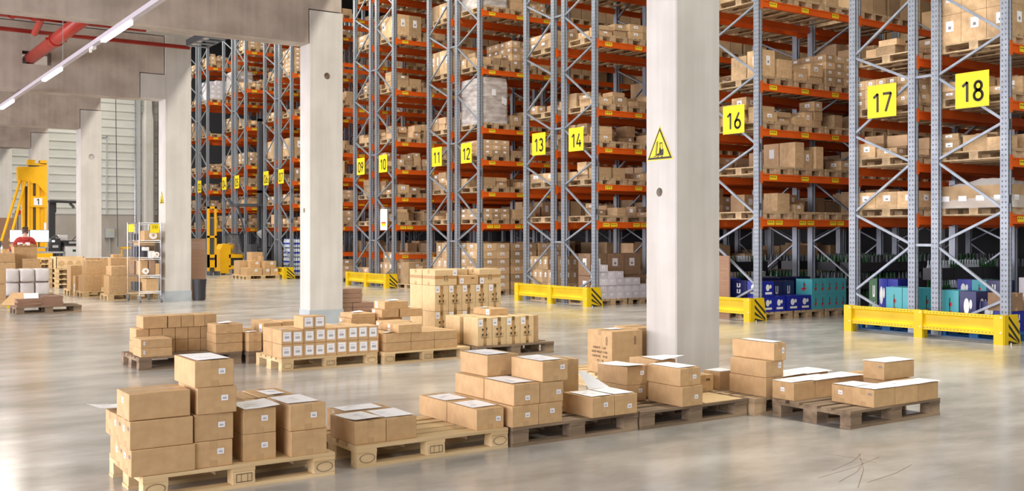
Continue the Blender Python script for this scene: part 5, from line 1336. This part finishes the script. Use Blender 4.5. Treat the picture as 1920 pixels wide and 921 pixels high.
for (x0, z0, x1) in ((.06, 3.5, -.62), (.22, 3.45, -.36)):
    MB().tube([(x0, -.05, z0), (x1, -.6, 1.35)], .045, 10).build('brace_tube', 'truck_yellow', ym)
MB().tube([(.14, -.02, .2), (.14, -.02, 3.5)], .05, 10).build('lift_cylinder', 'truck_yellow', ym); MB().tube([(.34, -.02, .2), (.34, -.02, 3.5)], .05, 10).build('lift_cylinder', 'truck_yellow', ym)
MB().box(-.1, -.2, 0, 1.1, .8, .9).build('chassis', 'truck_yellow', ym)
MB().box(.84, -.006, 1.7, .92, -.001, 2.0).build('label', 'label', ym)
# black forklift beside it
bf = empty('forklift', (7.3, 41.5, 0), 'black reach truck mast and overhead guard beside the yellow lift mast', 'forklift')
MB().box(.10, 0, .1, .30, .25, 2.85).build('mast', 'black', bf)
MB().bar((.1, .1, 2.82), (1.12, .1, 2.80), .5, .08).bar((.32, .1, 2.78), (.32, .1, 2.4), .05, .05).build('overhead_guard', 'black', bf)
MB().tube([(.8, .0, 2.76), (.9, -.02, 2.66), (.95, -.02, 2.58)], .05, 8).build('work_lamp', 'dark', bf)
MB().box(.3, 0, 0, 1.2, 1.05, 1.0).build('chassis', 'black', bf)
o = empty('emergency_button', (6.7, 44.0, 2.45), 'small red round button sign on a thin pole at the far left', 'sign')
MB().tube([(0, 0, 0), (0, -.03, 0)], .11, 16).build('button', 'red', o); MB().bar((0, .02, -.1), (0, .02, -2.45), .03, .03).build('pole', 'dark', o)
o = MB().box(0, 0, 0, 1.2, .8, 2.2).build('brown_partition', 'card_brown', loc=(5.2, 42.3, 0)); tag(o, 'brown partition board behind the brace tubes at the far left', 'board')

# ---------------------------------------------------------------- pallets with cartons between table and trolley
pallet(5.60, 27.1, 'wood', 'left pallet with large cartons in front of the fourth pillar', group=GP, rz=0)
pallet(5.55, 28.4, 'wood', 'rear pallet behind the left carton group before the fourth pillar', group=GP)
pallet(5.81, 25.45, 'wood', 'right pallet with large cartons beside the wire trolley', group=GP)
C(5.64, 27.12, PT, .40, .7, .40, 'wide low carton at the front of the left carton group', GK, ship=None)
C(5.74, 27.35, .545, .36, .5, .36, 'carton with a cut flap on the wide low carton', GK, ship=None)
C(5.58, 28.45, PT, .28, .5, .62, 'upright carton at the left rear of the left carton group', GK, ship=None)
C(5.60, 28.0, 0, .13, .3, .50, 'small carton with white labels at the left of the wide low carton', GK, ship='-x', lsz=(.1, .2), pos=(.05, .1))
C(5.84, 25.48, PT, .43, .55, .44, 'largest carton of the right group, beside the wire trolley', GK, ship=None)
C(5.90, 25.50, .585, .40, .5, .22, 'flat carton on the largest one beside the wire trolley', GK, ship=None)
C(6.05, 26.2, PT, .35, .35, .85, 'tall carton column behind the largest carton of the right group', GK, ship=None)
C(5.93, 26.06, PT, .11, .2, .30, 'narrow carton with white label left of the largest carton', GK, ship='-x', lsz=(.08, .1), pos=(.05, .1))
C(6.17, 26.6, .0, .30, .3, .85, 'carton below the small cube behind the right group', GK, ship=None)
C(6.20, 26.6, .85, .23, .3, .22, 'small cube carton on top behind the right group', GK, ship=None)
for i in range(5): C(6.1+.34*i, 29.2, .0, .33, .6, .93, f'{ordn[i]} from left in the tall carton row behind the trolley', GK, ship=None)
sheet(6.15, 29.25, .935, .6, .4, 'white sheet on the tall carton row before the end wall', lines=False)
# ---------------------------------------------------------------- wire trolley
wt = empty('wire_trolley', (6.20, 24.22, 0), 'chromed wire trolley on castors with yellow signs, before the third pillar', 'trolley')
TX, TY = .50, 1.0   # footprint
cor = [(0.06, 0), (TX+.03, 0), (0.0, TY), (TX-.06, TY)]
cor = [(0.02, .0), (.50, 0), (.02, 1.05), (.50, 1.05)]
for (x, y) in cor:
    MB().tube([(x, y, .14), (x, y, 1.84)], .011, 8).build('post', 'chrome', wt)
    c = MB().tube([(x-.02, y, .065), (x+.02, y, .075)], .074, 14).build('castor', 'rubber', wt)
    MB().box(x-.028, y-.02, .06, x+.028, y+.02, .15).build('castor_fork', 'chrome', c)
for z in (.25, .62, 1.03, 1.42, 1.82):
    mb = MB()
    for (p, q) in (((.02, 0), (.50, 0)), ((.50, 0), (.50, 1.05)), ((.50, 1.05), (.02, 1.05)), ((.02, 1.05), (.02, 0))):
        mb.tube([(*p, z), (*q, z)], .008, 6); mb.tube([(*p, z-.04), (*q, z-.04)], .006, 6)
    if z < 1.8:
        for i in range(9): mb.tube([(.02+.06*i, 0, z), (.02+.06*i, 1.05, z)], .002, 4)
    mb.build('wire_shelf', 'chrome', wt)
for y in (.25, .75, .5):
    MB().tube([(.02, y, .25), (.02, y, 1.82)], .004, 5).build('side_wire', 'chrome', wt)
s1 = MB().box(.26, -.012, 1.60, .46, -.002, 1.80).build('yellow_sign', 'yellow_sign', wt); digits(s1, '330', .07, (.36, -.013, 1.70), '-y')
MB().box(.01, .45, 1.62, .02, .95, 1.80).build('yellow_sign', 'yellow_sign', wt)
GG = 'goods on the wire trolley'
items = [(.20, .1, .255, .26, .5, .28, 'card'), (.05, .5, .255, .12, .4, .20, 'dark'), (.10, .2, .63, .16, .4, .32, 'card'), (.28, .05, .63, .10, .5, .34, 'card_dark'), (.39, .05, .63, .10, .5, .26, 'card'), (.05, .6, .63, .2, .35, .30, 'card_dark'),
         (.14, .1, 1.04, .08, .3, .14, 'black'), (.23, .05, 1.04, .07, .3, .14, 'white'), (.305, .05, 1.04, .07, .3, .14, 'white'), (.06, .5, 1.04, .15, .4, .24, 'dark'), (.24, .4, 1.04, .22, .4, .26, 'card_dark'), (.16, .1, 1.19, .1, .25, .08, 'white'),
         (.16, .1, 1.43, .32, .5, .22, 'card'), (.05, .6, 1.43, .1, .3, .15, 'dark'), (.10, .3, 1.31, .35, .5, .10, 'card')]
nmz = ('bottom', 'bottom', 'second', 'second', 'second', 'second', 'third', 'third', 'third', 'third', 'third', 'third', 'top', 'top', 'third')
wd = {'card': 'brown carton', 'dark': 'dark bundle', 'card_dark': 'dark brown carton', 'black': 'black box', 'white': 'white box'}
for i, (x, y, z, a, b, c_, m) in enumerate(items):
    o = MB().box(0, 0, 0, a, b, c_).build('stored_carton' if 'card' in m else 'small_box', m, loc=(6.20+x, 24.22+y, z))
    tag(o, f'{wd[m]} on the {nmz[i]} trolley shelf, {("left","middle","right")[0 if x < .13 else 1 if x < .25 else 2]}, {("front","rear")[int(y > .25)]}, {("small","medium","large")[0 if c_ < .12 else 1 if c_ < .25 else 2]}', 'box', GG)
for i, (x, z, r) in enumerate(((.34, 1.54, .085), (.42, 1.10, .06), (.17, .72, .07))):
    o = MB(); n_ = 20
    o.tube([(0, 0, 0), (0, .05, 0)], r, n_); o = o.build('tape_reel', 'white', loc=(6.20+x, 24.22-.0+.03, z)); tag(o, ('upper right', 'middle right', 'lower left')[i]+' round white reel on the wire trolley', 'reel', 'white reels on the wire trolley')
    MB().tube([(0, -.002, 0), (0, 0, 0)], r*.4, 14).build('core', 'card', o)
# bin, brown panel
bn = empty('waste_bin', (7.63, 24.35, 0), 'black round waste bin right of the third pillar', 'bin')
n_ = 24; mb = MB(); mb.tube([(0, 0, 0), (0, 0, .49)], [.135, .165], n_); mb.build('body', 'black', bn); MB().tube([(0, 0, .475), (0, 0, .50)], .172, n_).build('rim', 'black', bn)
o = empty('wrapped_panel_stack', (7.62, 24.95, 0), 'tall brown wrapped panel standing behind the black bin', 'cardboard')
MB().box(0, .0, .1, .36, .9, 1.46).build('panel', 'card_brown', o); MB().box(-.003, -.003, 1.2, .363, .9, 1.40).build('stretch_film', 'thin_film', o); MB().box(0, 0, 0, .1, .9, .1).box(.26, 0, 0, .36, .9, .1).build('runner', 'wood_old', o)
# electric box, rail, cables on the end wall
eb = empty('electric_box', (11.95, 52.80, 1.43), 'light grey electric box on the plinth of the end wall', 'electric box')
MB().box(0, 0, 0, .42, .2, .45).build('housing', 'grey', eb); MB().box(.02, -.01, .02, .40, 0, .43).build('door', 'grey', eb); MB().box(.2, .1, -1.2, .24, .16, 0).build('conduit', 'grey', eb)
MB().box(.22, -.02, .30, .27, -.01, .34).box(.30, -.02, .30, .34, -.01, .34).build('status_lamp', 'yellow_sign', eb)
o = MB().box(0, 0, .98, .75, .05, 1.06).box(0, 0, 0, .06, .05, 1.0).box(.7, 0, 0, .76, .05, 1.0).build('safety_rail', 'truck_yellow', loc=(10.8, 45, 0)); tag(o, 'yellow tubular rail behind the wire trolley', 'rail')
o = MB().tube([(0, 0, 0), (-.05, 0, 3), (-.10, 0, 7.2), (-.12, 0, 12)], .02, 6).build('cable', 'dark', loc=(12.1, 51, 1.0)); tag(o, 'thin dark cable hanging down the ribbed end wall', 'cable')
mb = MB(); z = 0
while z < 10.5: mb.tube([(0, 0, z), (0, 0, z+.12)], .035, 6); mb.tube([(0, 0, z+.12), (0, 0, z+.17)], .02, 6); z += .17
o = mb.build('hoist_chain', 'chrome', loc=(13.2, 52.2, 0)); tag(o, 'bright chain hanging beside the octagonal wall column', 'chain')
o = MB().box(0, 0, 0, .16, .16, 10).build('downpipe', 'grey', loc=(13.42, 52.68, 0)); tag(o, 'grey vertical duct left of the octagonal wall column', 'pipe')

# ================================================================ TRUCKS AND PALLETS BEFORE THE LEFT RACKS
lt = empty('pallet_stacker', (12.68, 39.4, 0), 'narrow yellow stacker mast right of the brown panel', 'stacker')
for x in (0, .27): MB().box(x, 0, .1, x+.075, .1, 2.66).build('mast_rail', 'truck_yellow', lt)
MB().box(0, 0, 2.58, .345, .1, 2.66).box(0, 0, 1.45, .345, .1, 1.53).box(0, .0, .3, .345, .12, .8).build('cross_member', 'truck_yellow', lt)
MB().box(.1, .05, .1, .25, .1, 2.2).build('chain_cover', 'dark', lt); MB().box(-.02, -.3, .0, .10, .1, .16).box(.26, -.3, 0, .38, .1, .16).build('fork', 'dark', lt); MB().box(.05, -.01, .6, .28, 0, .68).build('plate', 'ink', lt)
tr_ = empty('tow_truck', (13.25, 39.6, 0), 'low yellow truck with black seat guard before the frames signed 04 and 05', 'truck')
MB().prism([(0, .06), (.33, .06), (.33, .30), (.40, .30), (.40, 1.0), (.42, 1.12), (.3, 1.22), (.08, 1.2), (0, 1.0)], 0, .6, 0, 'y').build('battery_hood', 'truck_yellow', tr_)
MB().box(.33, 0, .66, 1.05, .6, .80).box(.90, 0, .06, 1.05, .6, .80).box(.33, 0, .22, 1.05, .6, .36).build('side_frame', 'truck_yellow', tr_)
MB().box(.35, .05, .36, .9, .55, .66).build('step_well', 'black', tr_)
MB().bar((.35, .1, .9), (.20, .1, 1.60), .04, .04).bar((.9, .1, .85), (.75, .1, 1.60), .05, .05).bar((.2, .1, 1.6), (.77, .1, 1.58), .05, .05).bar((1.02, .3, .1), (.98, .3, 1.55), .05, .05).build('cab_guard', 'dark', tr_)
MB().prism([(.36, .85), (.90, .82), (.75, 1.56), (.24, 1.56)], .12, .135, 0, 'y').build('windscreen', 'glassy', tr_)
MB().tube([(.5, .3, .8), (.5, .3, 1.15), (.5, .3, 1.25)], [.16, .2, .1], 12).build('seat', 'truck_yellow', tr_)
for x in (.12, .8): MB().tube([(x, .02, .10), (x, .12, .10)], .10, 14).build('wheel', 'black', tr_)
fk = empty('forklift', (14.1, 38.5, 0), 'dark grey reach truck with high mast in the aisle between signs 05 and 06', 'forklift')
for x in (.36, .62): MB().box(x, .2, .1, x+.13, .4, 6.1).build('mast_rail', 'dark', fk)
MB().box(.49, .25, .1, .62, .3, 5.9).box(.36, .2, 6.0, .75, .4, 6.1).box(.36, .2, 3.2, .75, .4, 3.3).build('mast_back_plate', 'black', fk)
MB().bar((-.75, .0, 2.70), (.75, .0, 2.72), .9, .10).bar((-.75, 0, 2.70), (-.95, 0, 2.95), .1, .1).build('overhead_guard', 'dark', fk)
MB().bar((.75, -.3, .3), (.72, -.3, 2.7), .08, .08).bar((.35, -.3, .3), (.30, -.3, 2.7), .07, .07).bar((-.62, -.2, 2.7), (-.35, -.2, 1.6), .06, .06).build('guard_pillar', 'dark', fk)
MB().box(.1, -.2, .1, .9, .70, .62).box(.05, .25, .62, .28, .68, 1.2).box(.20, -.22, .98, .85, -.15, 1.05).build('chassis', 'dark', fk)
MB().box(.35, -.1, .62, .75, .3, 1.1).build('seat', 'black', fk); MB().tube([(.3, .0, 1.55), (.5, 0, 1.7), (.66, 0, 1.75)], [.16, .12, .08], 10).build('steering_console', 'grey', fk)
MB().box(.45, -.32, 1.75, .62, -.31, 2.05).build('notice', 'label', fk)
for x in (.2, .8): MB().tube([(x, -.22, .16), (x, -.10, .16)], .16, 14).build('wheel', 'black', fk)
pallet(12.57, 34.80, 'wood', 'right pallet of cartons before the frames signed 06', group='pallets before the left racks')
pallet(12.60, 35.65, 'wood', 'left pallet of cartons before the frames signed 06', group='pallets before the left racks')
GH = 'cartons on the pallets before signs 06 and 07'
for i, (x, y, z, a, b, c_, t) in enumerate(((13.07, 35.2, .144, .55, .4, .26, 'front left bottom'), (13.64, 35.2, .144, .27, .4, .25, 'front middle bottom'), (13.93, 35.2, .144, .28, .4, .25, 'front right bottom'),
        (13.75, 35.3, .394, .42, .4, .24, 'front right upper'), (12.75, 36.35, .144, .4, .6, .50, 'left rear tall'), (13.2, 36.3, .144, .45, .6, .50, 'middle rear tall'), (13.35, 35.6, .404, .36, .3, .24, 'middle upper'), (13.25, 36.5, .64, .42, .5, .30, 'topmost left'), (13.74, 35.65, .404, .10, .3, .40, 'narrow upper'), (13.1, 35.65, .144, .6, .3, .26, 'second row bottom'))):
    if y < 35.7: x, y = x-.48, y-.35
    else: x, y = x-.12, y-.62
    C(x, y, z, a, b, c_, f'{t} carton of the heap before signs 06 and 07', GH, lsz=(.10, .08), pos=(a*.5, c_*.5), ship='-y' if i in (0, 1, 2, 6, 3) else None)
# pallet with cartons right of the guard at signs 09/10
rackpal(14.15, 25.58, 'floor pallet with mixed cartons right of the guard under sign 10')
for i, (x, y, z, a, b, c_, t) in enumerate(((14.15, 25.9, .144, .22, .25, .28, 'small left'), (14.40, 25.9, .144, .42, .4, .52, 'front middle'), (14.2, 26.35, .144, .6, .5, .62, 'rear'), (14.83, 25.9, .144, .12, .4, .4, 'narrow right'))):
    C(x, y-.27, z, a, b, c_, f'{t} carton on the floor pallet right of the guard under sign 10', 'cartons right of the guard under sign 10', m='card_rack', lsz=(.10, .09), pos=(a*.4, c_*.75))
